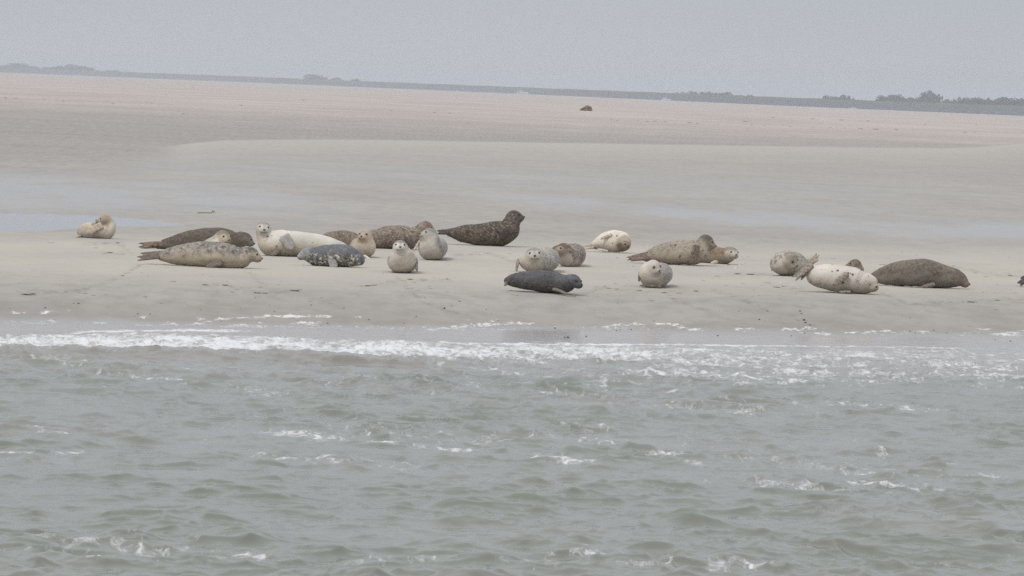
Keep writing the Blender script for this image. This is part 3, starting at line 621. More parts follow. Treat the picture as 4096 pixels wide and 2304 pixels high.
CL = [(107, 1176, 34), (130, 1174, 20), (820, 1138, 22), (900, 1139, 24), (925, 1168, 22), (1030, 1170, 30), (1060, 1172, 20), (1178, 1161, 36), (1200, 1158, 16), (690, 1126, 26), (1475, 1142, 30), (1500, 1142, 18), (1640, 1116, 20), (580, 1188, 14), (340, 1174, 22), (2380, 1147, 20), (2435, 1152, 16), (2465, 1158, 12),
      (2558, 1161, 18), (2656, 1170, 18), (2715, 1173, 18), (2784, 1163, 16), (2813, 1121, 16), (2870, 1105, 26), (2950, 1094, 22), (3000, 1096, 26), (2968, 1026, 12), (2990, 1026, 14), (2980, 1053, 12), (3333, 1034, 20), (3525, 1058, 16), (3530, 1059, 24), (3900, 1092, 18), (3815, 1063, 12), (3945, 1107, 20), (4040, 1101, 18),
      (3880, 1206, 20), (3890, 1208, 14), (3990, 1200, 20), (4060, 1171, 18), (3100, 1148, 22), (3115, 1149, 14), (440, 1010, 22), (385, 992, 16), (208, 972, 20), (470, 970, 14), (195, 971, 12), (2340, 1023, 16), (2040, 1015, 14), (3050, 1143, 14)]
for _ in range(120): CL.append((rs_.uniform(0, 4096), float(np.clip(rs_.normal(1130, 55), 975, 1270)), rs_.uniform(5, 15)))
for i, (px, py, wv) in enumerate(CL):
    p = gpt(px, py); s = wv / 2 * p[1] / FPX
    o = link("sand_clod", clods[i % 6], None, None, p); o.scale = (s, s * 1.4, s * .38 + .004); o.rotation_euler = (0, 0, rs_.uniform(-.5, .5) + (3.14 if i % 2 else 0))
    tag(o, "small brownish clod of churned sand on the seal bank", "sand clod", "churned sand clods on the bank")

tick('------ seals')
# ------------------------------------------------------------------ seals: signed distance fields -> one continuous surface each
def catmull(P, n):
    P = np.array(P, float); Q = np.vstack([2 * P[0] - P[1], P, 2 * P[-1] - P[-2]]); o = []
    m_ = len(P) - 1
    for x in np.linspace(0, m_, n):
        i = min(int(x), m_ - 1); t_ = x - i; a, b_, c, d = Q[i], Q[i + 1], Q[i + 2], Q[i + 3]
        o.append(0.5 * ((2 * b_) + (-a + c) * t_ + (2 * a - 5 * b_ + 4 * c - d) * t_**2 + (-a + 3 * b_ - 3 * c + d) * t_**3))
    return np.array(o)
def ell(P, c, r, Rm):
    q = (P - c) @ Rm.T; k0 = np.linalg.norm(q / r, axis=-1); k1 = np.linalg.norm(q / (r * r), axis=-1)
    return k0 * (k0 - 1) / np.maximum(k1, 1e-6)
def smin(a, b_, k):
    h = np.clip(0.5 + 0.5 * (b_ - a) / k, 0, 1); return b_ * (1 - h) + a * h - k * h * (1 - h)
def surface_nets(Fg, org, h):
    nx, ny, nz = Fg.shape; S = Fg < 0
    c = np.zeros((nx - 1, ny - 1, nz - 1, 3)); cnt = np.zeros((nx - 1, ny - 1, nz - 1))
    corners = [(i, j, k) for i in (0, 1) for j in (0, 1) for k in (0, 1)]
    def sl(o): return tuple(slice(o[a], o[a] + (nx, ny, nz)[a] - 1) for a in range(3))
    for a in corners:
        for ax in range(3):
            if a[ax] == 0:
                b_ = list(a); b_[ax] = 1; fa, fb = Fg[sl(a)], Fg[sl(b_)]; m_ = (fa < 0) != (fb < 0)
                tt = np.where(m_, fa / np.where(m_, fa - fb, 1), 0)
                for x in range(3):
                    c[..., x] += np.where(m_, a[x] + (tt if x == ax else 0), 0)
                cnt += m_
    act = cnt > 0; idx = -np.ones(act.shape, int); idx[act] = np.arange(act.sum())
    g = np.stack(np.meshgrid(*[np.arange(n_ - 1) for n_ in (nx, ny, nz)], indexing='ij'), -1)
    V = (g[act] + c[act] / cnt[act][:, None]) * h + org
    Q = []
    for ax in range(3):
        o1, o2 = [(1, 2), (2, 0), (0, 1)][ax]
        s0 = [slice(1, n_ - 1) for n_ in (nx, ny, nz)]; s0[ax] = slice(0, (nx, ny, nz)[ax] - 1); s1 = list(s0); s1[ax] = slice(1, (nx, ny, nz)[ax])
        m_ = S[tuple(s0)] != S[tuple(s1)]; inn = S[tuple(s0)][m_]; ii = np.argwhere(m_) + 1; ii[:, ax] -= 1
        def at(d1, d2):
            q = ii.copy(); q[:, o1] -= d1; q[:, o2] -= d2; return idx[q[:, 0], q[:, 1], q[:, 2]]
        q = np.stack([at(1, 1), at(0, 1), at(0, 0), at(1, 0)], -1)
        q[~inn] = q[~inn][:, ::-1]; Q.append(q)
    return V, np.concatenate(Q)
def laplace(V, Q, it=2, lam=0.4):
    E = np.concatenate([Q[:, [0, 1]], Q[:, [1, 2]], Q[:, [2, 3]], Q[:, [3, 0]]]); n = len(V)
    for _ in range(it):
        A = np.zeros_like(V); d = np.bincount(E[:, 0], minlength=n) + np.bincount(E[:, 1], minlength=n)
        for x in range(3): A[:, x] = np.bincount(E[:, 0], V[E[:, 1], x], n) + np.bincount(E[:, 1], V[E[:, 0], x], n)
        V = V + lam * (A / np.maximum(d, 1)[:, None] - V)
    return V
def field(groups, lo, hi, h):
    """groups: list of (k, [(c, r, R)]) -> sampled field"""
    n = np.ceil((hi - lo) / h).astype(int) + 1; T = None
    ax = [lo[a] + np.arange(n[a]) * h for a in range(3)]
    for (k, prims, inner) in groups:
        G = np.full(n, 0.25)
        for (c, r, Rm) in prims:
            mr = r.max() + 0.07; s = [slice(max(0, int((c[a] - mr - lo[a]) / h)), max(0, min(n[a], int((c[a] + mr - lo[a]) / h) + 2))) for a in range(3)]
            if any(q.stop <= q.start for q in s): continue
            P = np.stack(np.meshgrid(ax[0][s[0]], ax[1][s[1]], ax[2][s[2]], indexing='ij'), -1)
            d = ell(P, c, r, Rm); cur = G[tuple(s)]
            G[tuple(s)] = np.minimum(cur, d) if inner <= 0 else smin(cur, d, inner)
        T = G if T is None else smin(T, G, k)
    return T, ax
def sdfpts(groups, p):
    T = None
    for (k, prims, inner) in groups:
        G = np.full(len(p), 0.25)
        for (c, r, Rm) in prims:
            d = ell(p, c, r, Rm); G = np.minimum(G, d) if inner <= 0 else smin(G, d, inner)
        T = G if T is None else smin(T, G, k)
    return T
def march(groups, p0, d, mx_):
    d = np.array(d) / np.linalg.norm(d); ts = np.linspace(0, mx_, 160)
    g2 = [(k, [q for q in pr if np.linalg.norm(q[0] - p0) < q[1].max() + mx_ + .06], i_) for k, pr, i_ in groups]
    F_ = sdfpts(g2, p0[None] + d[None] * ts[:, None]); i = int(np.argmax(F_ > 0)); return p0 + d * ts[i]

m_eye, t, b = mat("seal eye"); b.inputs['Base Color'].default_value = (0.008, 0.007, 0.006, 1); b.inputs['Roughness'].default_value = 0.06
m_nose, t, b = mat("seal nose"); b.inputs['Base Color'].default_value = (0.02, 0.018, 0.018, 1); b.inputs['Roughness'].default_value = 0.35
m_mouth, t, b = mat("seal mouth line"); b.inputs['Base Color'].default_value = (0.05, 0.038, 0.03, 1); b.inputs['Roughness'].default_value = 0.8
def coatmat(name, spotc, fleckc, dots, mott, fleck, scale=1.0):
    m, t, b = mat(name)
    pos = N(t, 'ShaderNodeTexCoord').outputs['Object']
    cA_, sA_ = attr(t, 'coat', True), attr(t, 'mottle')
    c = cA_
    nz = noise(t, 20 * scale, 4, pos, None, 0.62, 0.5)
    if mott > 0:
        mk_ = mth(t, 'MULTIPLY', mrange(t, nz, 0.47, 0.60), mth(t, 'MULTIPLY', sA_, mott)); c = mixc(t, mk_, c, spotc)
    if fleck > 0:
        n2 = noise(t, 34 * scale, 3, pos, None, 0.6, 0.8); mk_ = mth(t, 'MULTIPLY', mrange(t, n2, 0.53, 0.61), mth(t, 'MULTIPLY', sA_, fleck)); c = mixc(t, mk_, c, fleckc)
    if dots > 0:
        nw = N(t, 'ShaderNodeTexNoise'); nw.inputs['Scale'].default_value = 30; L(t, pos, nw.inputs['Vector'])
        vm = N(t, 'ShaderNodeVectorMath', operation='MULTIPLY_ADD'); L(t, nw.outputs['Color'], vm.inputs[0]); vm.inputs[1].default_value = (.02, .02, .02); L(t, pos, vm.inputs[2])
        v = N(t, 'ShaderNodeTexVoronoi'); v.inputs['Scale'].default_value = 15 * scale; L(t, vm.outputs[0], v.inputs['Vector'])
        sx = N(t, 'ShaderNodeSeparateColor'); L(t, v.outputs['Color'], sx.inputs[0])
        rad = mrange(t, sx.outputs[0], 1 - dots, 1.0, 0.12, 0.33)
        mk_ = mth(t, 'MULTIPLY', mth(t, 'MULTIPLY', mrange(t, mth(t, 'SUBTRACT', rad, v.outputs['Distance']), 0.0, 0.05), mth(t, 'GREATER_THAN', sx.outputs[0], 1 - dots)), 0.85)
        c = mixc(t, mth(t, 'MULTIPLY', mk_, mrange(t, sA_, 0, .5, .6, 1)), c, spotc)
    fine = noise(t, 160, 2, pos)
    c = mixc(t, mrange(t, fine, .3, .7, 0, .14), c, tuple(x * .5 for x in spotc)); L(t, c, b.inputs['Base Color'])
    b.inputs['Roughness'].default_value = 0.62; b.inputs['Specular IOR Level'].default_value = 0.25
    bump(t, b, mth(t, 'ADD', fine, mth(t, 'MULTIPLY', noise(t, 14, 3, pos), 1.5)), 0.35, 0.006)
    return m

HEADP = [((0, 0, 0), (1.05, 1.1, .95)), ((0, .66, -.10), (.76, .72, .66)), ((0, 1.08, -.28), (.60, .52, .44)), ((.26, 1.28, -.34), (.32, .32, .28)), ((-.26, 1.28, -.34), (.32, .32, .28)),
         ((0, .98, -.55), (.50, .5, .30)), ((0, 1.55, -.12), (.17, .17, .15))]
def flipper(parent, root, tip, wroot, wtip, thick, normal, m, name, n=5, lens=(.80, .95, 1.0, .95, .82), h=0.006, fork=False):
    root, tip = np.array(root), np.array(tip); d = tip - root; Lg = np.linalg.norm(d); d = d / Lg
    nrm = np.array(normal, float); nrm -= d * (nrm @ d); nrm /= np.linalg.norm(nrm); lat = np.cross(d, nrm)
    groups = []; prims = []
    for k in range(n):
        a = (k / (n - 1) - .5) * 2
        p0 = root + lat * a * wroot * .38; l = Lg * (lens[k] if not fork else (1.0 - .16 * (1 - a * a)))
        p1 = root + d * l + lat * a * wtip * .42
        ns = 11
        for j in range(ns):
            t_ = j / (ns - 1); c = p0 + (p1 - p0) * t_ + nrm * 0.02 * math.sin(t_ * 3.1) * Lg
            rl = (wroot * .32 * (1 - t_) + wtip * .17 * t_) * (1 if t_ < .95 else .8); rn = thick * (1 - .55 * t_)
            prims.append((c - parent_loc(parent), np.array([rl, max(Lg / ns * .9, rl * .8), rn]), np.stack([lat, d, nrm])))
    lo = np.min([p[0] - p[1].max() for p in prims], 0) - .02; hi = np.max([p[0] + p[1].max() for p in prims], 0) + .02
    T, ax = field([(0.01, prims, 0.010)], lo, hi, h)
    V, Q = surface_nets(T, np.array([a[0] for a in ax]), h); V = laplace(V, Q, 1)
    return link(name, mesh(name, V, Q), m, parent)
def parent_loc(p): return np.array(p.location)

def flipmat(c, c2):
    m, t, b = mat("flipper fur"); f = noise(t, 30, 4); c, c2 = [tuple(.68 * v + .32 * (.3 * q[0] + .5 * q[1] + .2 * q[2]) for v in q) for q in (c, c2)]
    L(t, mixc(t, mrange(t, f, .35, .65), c, c2), b.inputs['Base Color']); b.inputs['Roughness'].default_value = 0.65; b.inputs['Specular IOR Level'].default_value = 0.25
    bump(t, b, noise(t, 90, 3), .3, .004); return m

def seal(label, anchor, spine, head, back, belly, spot, fleck, roll=0, off=0.0, crown=None, face=None, ring=None, dots=0, mott=0.7, fl=0.4, mlev=(1.0, 0.25), flips=(), flipc=None,
         eyes='open', scale=1.0, folds=(), ftint=None, nosec=None, hs=1.0):
    A = gpt(*anchor); Y0 = A[1]; e = empty("harbour_seal", A); tag(e, label, "seal", "harbour seals hauled out on the sand bank")
    ctr, rv, rh = [], [], []
    for c in spine:
        px, py, dy, r = c[:4]; r2 = c[4] if len(c) > 4 else r * 1.04; Y = Y0 + dy; s = Y / FPX
        ctr.append(atY(px, py, Y) - A); rv.append(r * s); rh.append(r2 * s)
    C = catmull(np.column_stack([ctr, rv, rh]), 14 + 9 * (len(spine) - 1)); P, RV, RH = C[:, :3], np.maximum(C[:, 3], .006), np.maximum(C[:, 4], .006)
    T = np.gradient(P, axis=0); T /= np.linalg.norm(T, axis=1)[:, None]
    nv = np.array([0, 0, 1.0]); NN = []
    for i in range(len(P)):
        nv = nv - T[i] * (nv @ T[i]); nv /= np.linalg.norm(nv); NN.append(nv.copy())
    NN = np.array(NN); SS = np.cross(T, NN)
    body = [(P[i], np.array([RH[i], max(.5 * min(RV[i], RH[i]), .03), RV[i]]), np.stack([SS[i], T[i], NN[i]])) for i in range(len(P))]
    groups = [(0.01, body, 0)]
    hx, hy, hdy, R_, yaw, pit, rol = head; Yh = Y0 + hdy; R = R_ * Yh / FPX; Hc = atY(hx, hy, Yh) - A
    ya, pi_, ro = math.radians(yaw), math.radians(pit), math.radians(rol)
    f = np.array([math.sin(ya) * math.cos(pi_), -math.cos(ya) * math.cos(pi_), math.sin(pi_)]); a = np.array([math.cos(ya), math.sin(ya), 0.0]); u = np.cross(f, a)
    a, u = a * math.cos(ro) + u * math.sin(ro), -a * math.sin(ro) + u * math.cos(ro)
    HM = np.stack([a, f, u]); H2 = lambda q: Hc + (q[0] * a + q[1] * f * hs + q[2] * u) * R
    hp = [(H2(c), np.array(r) * R * np.array([1, hs, 1]), HM) for c, r in HEADP]
    groups.append((0.6 * R, hp, 0.22 * R))
    allp = body + hp
    lo = np.min([p[0] - p[1].max() for p in allp], 0) - .03; hi = np.max([p[0] + p[1].max() for p in allp], 0) + .03
    gx, gy = np.meshgrid(np.linspace(lo[0], hi[0], 8), np.linspace(lo[1], hi[1], 8)); lo[2] = max(lo[2], -0.06)
    h = 0.0125; Fg, ax = field(groups, lo, hi, h)
    GX, GY = np.meshgrid(ax[0], ax[1], indexing='ij'); gz_ = ground(GX + A[0], GY + A[1]) - A[2] - 0.02
    Fg = np.maximum(Fg, gz_[:, :, None] - ax[2][None, None, :])
    V, Q = surface_nets(Fg, np.array([q[0] for q in ax]), h); V = laplace(V, Q, 2)
    # nearest spine sample of each vertex -> dorsal / ventral coat
    best = np.full(len(V), 1e9); bi = np.zeros(len(V), int)
    for i in range(len(P)):
        d = np.linalg.norm((V - P[i]) / np.array([max(RV[i], RH[i])]), axis=1); m_ = d < best; best[m_] = d[m_]; bi[m_] = i
    rl = math.radians(roll); Dn = NN * math.cos(rl) + SS * math.sin(rl)
    q = (V - P[bi]); dors = np.einsum('ij,ij->i', q, Dn[bi]) / (np.sqrt(RV * RH)[bi] + 1e-6)
    tt = bi / (len(P) - 1.0)
    sd = abs(hash(label)) % 1 + len(label) * 3 + int(anchor[0])
    nz = fbm(V[:, 0] * 9 + sd, V[:, 1] * 9, V[:, 2] * 9, o=3, s=2) - .5
    hl = ((V - Hc) @ HM.T) / R; hw = sst(1.55, 1.05, np.linalg.norm(hl * np.array([1, .72, 1]) - np.array([0, .35, 0]), axis=1))
    hw = np.maximum(hw, sst(.6, .9, hl[:, 1]) * sst(1.3, 1.0, np.abs(hl[:, 0])) * sst(1.4, 1.1, np.abs(hl[:, 2])) * sst(2.6, 2.2, hl[:, 1]))
    bk = sst(-.35, .35, dors + off + nz * .9)
    back, belly = np.array(back), np.array(belly)
    Cc = belly[None] * (1 - bk[:, None]) + back[None] * bk[:, None]
    crown = np.array(crown if crown is not None else back); face = np.array(face if face is not None else belly * .9); ring = np.array(ring if ring is not None else face * 1.15)
    up = sst(-.1, .45, hl[:, 2] - .35 * np.clip(hl[:, 1], 0, 2) + nz * .5)
    Hcx = face[None] * (1 - up[:, None]) + crown[None] * up[:, None]
    eyp = []
    for sgn in (-1, 1):
        ep = march(groups, Hc, H2((.52 * sgn, .90, .22)) - Hc, 2 * R); eyp.append(ep)
        el_ = ((ep - Hc) @ HM.T) / R; de = np.linalg.norm((hl - el_) * np.array([1, 1, 1.1]), axis=1)
        k = sst(.50, .30, de)[:, None] * .8; Hcx = Hcx * (1 - k) + ring[None] * k
    br = (np.exp(-(hl[:, 0] / .16) ** 2) * sst(.5, .8, hl[:, 1]) * sst(-.1, .1, hl[:, 2]) * .45)[:, None]; Hcx = Hcx * (1 - br) + Hcx * br * .55
    mz = (sst(1.15, 1.5, hl[:, 1]) * .35)[:, None]; mcol = np.array(ftint if ftint is not None else face * .6); Hcx = Hcx * (1 - mz) + mcol[None] * mz
    Cc = Cc * (1 - hw[:, None]) + Hcx * hw[:, None]
    ht = (fbm(V[:, 0] * 3 + sd, V[:, 1] * 3 + 9, V[:, 2] * 3, o=3, s=8) - .5)[:, None]; Cc = Cc * (1 + .7 * ht)
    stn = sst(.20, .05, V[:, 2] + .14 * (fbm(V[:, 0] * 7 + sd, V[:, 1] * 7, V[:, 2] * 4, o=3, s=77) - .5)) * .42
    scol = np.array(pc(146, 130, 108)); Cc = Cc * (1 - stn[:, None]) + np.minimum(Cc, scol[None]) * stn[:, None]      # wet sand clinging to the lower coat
    mo = mlev[1] + (mlev[0] - mlev[1]) * bk; mo = mo * (1 - .55 * hw * sst(.3, .8, hl[:, 1]))
    # neck folds
    if folds:
        Nn = np.zeros_like(V); fv = V[Q]; fn = np.cross(fv[:, 2] - fv[:, 0], fv[:, 3] - fv[:, 1])
        for k in range(4):
            for x in range(3): Nn[:, x] += np.bincount(Q[:, k], fn[:, x], len(V))
        Nn /= np.linalg.norm(Nn, axis=1)[:, None] + 1e-9
        tc_ = ((V - P[bi]) * T[bi]).sum(1) / (np.linalg.norm(np.diff(P, axis=0), axis=1).mean()) / (len(P) - 1) + tt
        for (tf, wf, dp, vs) in folds:
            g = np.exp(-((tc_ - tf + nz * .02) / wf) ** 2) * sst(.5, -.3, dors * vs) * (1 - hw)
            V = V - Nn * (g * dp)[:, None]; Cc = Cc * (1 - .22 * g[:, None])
    cm_ = coatmat("seal coat", spot, fleck, dots, mott, fl, scale)
    Nn = np.zeros_like(V); fv = V[Q]; fn = np.cross(fv[:, 2] - fv[:, 0], fv[:, 3] - fv[:, 1])
    for k in range(4):
        for x in range(3): Nn[:, x] += np.bincount(Q[:, k], fn[:, x], len(V))
    Nn /= np.linalg.norm(Nn, axis=1)[:, None] + 1e-9
    ro_ = .028 * (fbm(V[:, 0] * 5 + sd, V[:, 1] * 5, V[:, 2] * 5, o=3, s=31) - .5) + .010 * (fbm(V[:, 0] * 16, V[:, 1] * 16 + sd, V[:, 2] * 16, o=2, s=32) - .5)
    V = V + Nn * (ro_ * (1 - hw))[:, None]
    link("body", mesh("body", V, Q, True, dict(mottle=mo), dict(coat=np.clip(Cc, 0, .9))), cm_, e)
    # face parts
    def ball(c, r, Rm, n=14, m2=9):
        Vb, Fb = [], []
        for i in range(m2 + 1):
            ph = math.pi * i / m2
            for k in range(n):
                th = 2 * math.pi * k / n; d = np.array([math.sin(ph) * math.cos(th) * r[0], math.sin(ph) * math.sin(th) * r[1], math.cos(ph) * r[2]]); Vb.append(c + d @ Rm)
        for i in range(m2):
            for k in range(n): Fb.append((i * n + k, (i + 1) * n + k, (i + 1) * n + (k + 1) % n, i * n + (k + 1) % n))
        return Vb, Fb
    for ep in eyp:
        od = (ep - Hc) / np.linalg.norm(ep - Hc)
        if eyes == 'open': c = ep - od * .07 * R; r = np.array([.205, .14, .165]) * R
        else: c = ep - od * .02 * R; r = np.array([.19, .05, .035]) * R
        link("eye", mesh("eye", *ball(c, r, HM)), m_eye if eyes == 'open' else m_mouth, e)
    np_ = march(groups, H2((0, 1.1, -.10)), f, 1.5 * R)
    ns = [ball(np_ - f * .03 * R + u * .02 * R, np.array([.19, .08, .085]) * R, HM, 12, 7), ball(np_ - f * .03 * R - u * .07 * R, np.array([.085, .075, .085]) * R, HM, 12, 7)]
    link("nose", mesh("nose", *join(ns)), nosec or m_nose, e)
    mp_ = []
    for k in range(13):
        an = (k / 12 - .5) * 2 * .85; dip = -.06 + .10 * abs(k / 12 - .5) * 2 * .6 - .05 * (1 - abs(math.sin(an * 2.2)))
        d = f * math.cos(an) + a * math.sin(an) + u * (dip - .05); mp_.append(march(groups, H2((0, 1.02, -.44)), d, 1.2 * R))
    link("mouth", mesh("mouth", *tube(mp_, [.018 * R] + [.028 * R] * 11 + [.018 * R], 6)), m_mouth, e)
    fm = flipmat(*(flipc or (tuple(belly * .75), tuple(belly * .5))))
    for fd in flips:
        kind, r0, r1, w0, w1, th_, nr = fd[:7]; kw = fd[7] if len(fd) > 7 else {}
        s = Y0 / FPX; g0 = atY(r0[0], r0[1], Y0 + r0[2]); g1 = atY(r1[0], r1[1], Y0 + r1[2])
        flipper(e, g0, g1, w0 * s, w1 * s, th_ * s, nr, fm if 'm' not in kw else kw['m'], "fore_flipper" if kind == 'f' else "hind_flipper", fork=kw.get('fork', kind == 'h'))
    return e

def pc(r, g, b):
    c = lin((r, g, b)); y = .3 * c[0] + .5 * c[1] + .2 * c[2]; return tuple(min((.80 * v + .20 * y) / 1.06, 0.78) for v in c)
# coat colours
CREAM = pc(214, 204, 188); TAN = pc(182, 166, 142); GREYB = pc(138, 134, 132); DK = pc(62, 58, 58); BR = pc(112, 92, 74); DBR = pc(74, 60, 50); LT = pc(214, 208, 198); SLATE = pc(92, 92, 98)
FBR = (pc(138, 118, 98), pc(104, 88, 74))
# control points are (px, py, depth offset m, vertical radius px[, sideways radius px])
seal("small cream seal alone beside the pool at far left, head turned back", (385, 953),
     [(322, 932, .25, 16), (342, 925, .15, 30), (375, 923, .05, 32), (405, 923, 0, 34), (428, 925, 0, 32), (438, 905, 0, 27), (434, 886, 0, 22)], (421, 880, -.04, 22, -78, 0, 0),
     pc(200, 186, 162), pc(222, 212, 198), pc(120, 100, 80), LT, crown=pc(168, 138, 106), face=pc(150, 140, 124), mott=.2, fl=0, mlev=(.5, .2), flipc=(pc(200, 176, 146), pc(172, 146, 116)),
     flips=[('f', (404, 902, -.13), (348, 932, -.16), 22, 22, 7, (0.1, -1, .4)), ('h', (322, 944, .1), (306, 947, .05), 8, 9, 4, (0, -.3, 1))], folds=((.70, .02, .012, -1), (.78, .018, .010, -1)))
seal("dark brown seal lying stretched out rearmost at left, nose pointing right", (790, 1003),
     [(632, 983, 0, 13), (665, 975, 0, 22), (700, 970, 0, 29), (770, 961, 0, 41), (850, 957, 0, 48), (900, 961, 0, 45), (940, 965, 0, 37), (965, 957, 0, 30)], (980, 954, 0, 26, 88, -22, 0),
     pc(92, 80, 68), pc(118, 106, 94), pc(62, 54, 50), pc(150, 138, 124), crown=pc(96, 86, 78), face=pc(128, 118, 108), ring=pc(140, 130, 120), mott=.5, fl=.35, flipc=(pc(150, 118, 90), pc(92, 70, 54)),
     flips=[('h', (652, 975, -.05), (562, 980, -.05), 18, 18, 6, (0, -1, .5)), ('h', (648, 985, .1), (564, 990, -.15), 16, 17, 6, (0, -.5, 1))])
seal("pale young seal peeking between the brown seal and the long front seal at left", (880, 1030),
     [(780, 1015, .7, 12), (800, 1008, .5, 25), (832, 994, .25, 33), (855, 982, 0, 35), (878, 962, 0, 28)], (892, 946, 0, 27, 38, -12, 0),
     pc(186, 176, 164), pc(216, 206, 194), DBR, LT, crown=pc(150, 132, 112), face=pc(186, 170, 148), ring=pc(196, 182, 162), mott=.3, fl=.1)
seal("long tan and grey mottled seal lying frontmost at left with brown hind flippers", (835, 1068),
     [(640, 1024, .35, 17), (660, 1023, .3, 25), (690, 1021, .25, 34), (735, 1018, .18, 42), (800, 1017, .1, 50), (850, 1019, .05, 53), (900, 1023, 0, 52), (948, 1030, 0, 46), (982, 1028, 0, 39)], (1002, 1016, 0, 30, 84, -14, 0),
     pc(140, 133, 124), pc(196, 182, 158), pc(78, 72, 70), pc(198, 190, 178), crown=pc(96, 90, 82), face=pc(172, 158, 136), mott=.8, fl=.5, off=-.12, mlev=(1, .12), flipc=FBR,
     flips=[('f', (882, 1050, -.17), (829, 1066, -.2), 22, 20, 7, (0, -1, .35)), ('h', (652, 1022, .3), (555, 1034, .2), 20, 18, 7, (0, -1, .4)), ('h', (648, 1014, .4), (566, 1019, .45), 18, 16, 6, (0, -1, .4))],
     folds=((.80, .015, .010, -1), (.86, .014, .010, -1), (.91, .014, .010, -1)))
seal("large cream seal with raised head facing the viewer, grey flipper folded on its chest", (1110, 1024),
     [(1430, 1022, .1, 8), (1380, 1011, .1, 32), (1330, 993, 0, 39), (1290, 985, 0, 45), (1230, 979, 0, 50), (1180, 975, 0, 52), (1120, 973, 0, 52), (1082, 976, 0, 50), (1060, 948, 0, 35), (1055, 925, 0, 29)], (1053, 913, -.03, 28, 8, -2, -4),
     pc(202, 196, 186), pc(202, 190, 168), pc(88, 78, 72), LT, crown=pc(160, 152, 144), face=pc(200, 192, 182), ring=pc(208, 200, 190), dots=.42, mott=0, fl=0, flipc=(pc(172, 166, 160), pc(146, 140, 134)),
     flips=[('f', (1138, 950, -.24), (1169, 994, -.27), 34, 34, 8, (.1, -1, .1)), ('f', (1115, 1006, -.15), (1085, 1020, -.22), 16, 16, 6, (0, -1, .6), dict(m=flipmat(*FBR)))], folds=((.83, .014, .012, -1), (.88, .012, .01, -1)))
seal("slate grey seal with cream patches on its flank, head down to the left", (1330, 1066),
     [(1448, 1043, .05, 20), (1425, 1034, .02, 34), (1390, 1026, 0, 43), (1350, 1022, 0, 46), (1300, 1024, 0, 44), (1262, 1027, 0, 37), (1240, 1022, 0, 31)], (1228, 1014, 0, 25, -84, -14, 0),
     pc(104, 106, 115), pc(122, 118, 110), pc(62, 62, 66), pc(214, 210, 196), crown=pc(146, 148, 154), face=pc(176, 176, 172), ring=pc(170, 172, 174), mott=.85, fl=1.0, mlev=(.12, 1.0), off=-.15, scale=.8, eyes='closed', flipc=(pc(150, 148, 144), pc(112, 110, 108)),
     flips=[('f', (1326, 1040, -.15), (1337, 1072, -.32), 22, 30, 6, (0, -.6, 1))])
seal("brown speckled rump of a seal behind the large cream seal's tail", (1370, 1000),
     [(1280, 968, .1, 16), (1320, 962, 0, 34), (1370, 963, 0, 41), (1412, 966, 0, 38), (1438, 975, 0, 28)], (1462, 984, .1, 18, 80, -30, 0),
     pc(128, 114, 98), pc(140, 124, 106), pc(80, 68, 58), pc(176, 162, 146), mott=.7, fl=.4)
seal("small cream seal sitting upright with a tan face, right of the slate grey seal", (1470, 1031),
     [(1418, 980, 1.1, 12), (1425, 988, .75, 30, 28), (1442, 990, .4, 40, 40), (1463, 993, .1, 38, 41), (1460, 968, 0, 36), (1462, 953, 0, 28)], (1462, 942, -.03, 25, -22, 0, 0),
     pc(196, 176, 152), pc(216, 202, 184), pc(100, 80, 62), LT, crown=pc(164, 150, 136), face=pc(186, 166, 144), ring=pc(150, 130, 112), dots=.15, mott=.25, fl=0, flipc=(LT, pc(196, 184, 168)),
     flips=[('h', (1458, 1024, -.1), (1478, 1036, -.3), 8, 8, 4, (0, -.4, 1))])
seal("brown mottled seal lying behind the two chest-up seals, nose to the right", (1600, 997),
     [(1448, 965, .1, 14), (1475, 958, 0, 34), (1515, 955, 0, 42), (1560, 950, 0, 46), (1610, 949, 0, 46), (1645, 951, 0, 42), (1672, 933, 0, 33), (1690, 916, 0, 27)], (1704, 907, 0, 24, 84, -16, 0),
     pc(132, 118, 104), pc(126, 110, 94), pc(84, 70, 60), pc(186, 174, 160), crown=pc(116, 98, 82), face=pc(142, 124, 108), mott=.8, fl=.55, mlev=(1, .8), flipc=FBR,
     flips=[('f', (1610, 945, -.2), (1606, 985, -.22), 18, 16, 6, (0, -1, .1))])
seal("pale chest-up seal facing the viewer, nearest of the pair left of centre", (1610, 1094),
     [(1626, 1040, 1.5, 10), (1622, 1036, 1.2, 26), (1615, 1040, .85, 42, 50), (1611, 1044, .42, 48, 63), (1610, 1048, .12, 46, 57), (1607, 1022, .02, 44, 48), (1602, 1003, 0, 36, 36)], (1600, 987, -.04, 28, 2, 4, 0),
     pc(196, 188, 178), pc(206, 196, 180), pc(110, 100, 90), LT, crown=pc(144, 140, 134), face=pc(202, 194, 184), ring=pc(212, 206, 198), dots=.1, mott=.25, fl=0, mlev=(.6, .2), flipc=(pc(150, 140, 130), pc(104, 94, 88)),
     flips=[('f', (1660, 1036, .1), (1668, 1084, .04), 15, 13, 6, (1, -.6, .1)), ('f', (1560, 1030, .2), (1560, 1070, .12), 14, 12, 5, (-1, -.3, .1))], folds=((.86, .012, .014, -1), (.92, .012, .014, -1)))
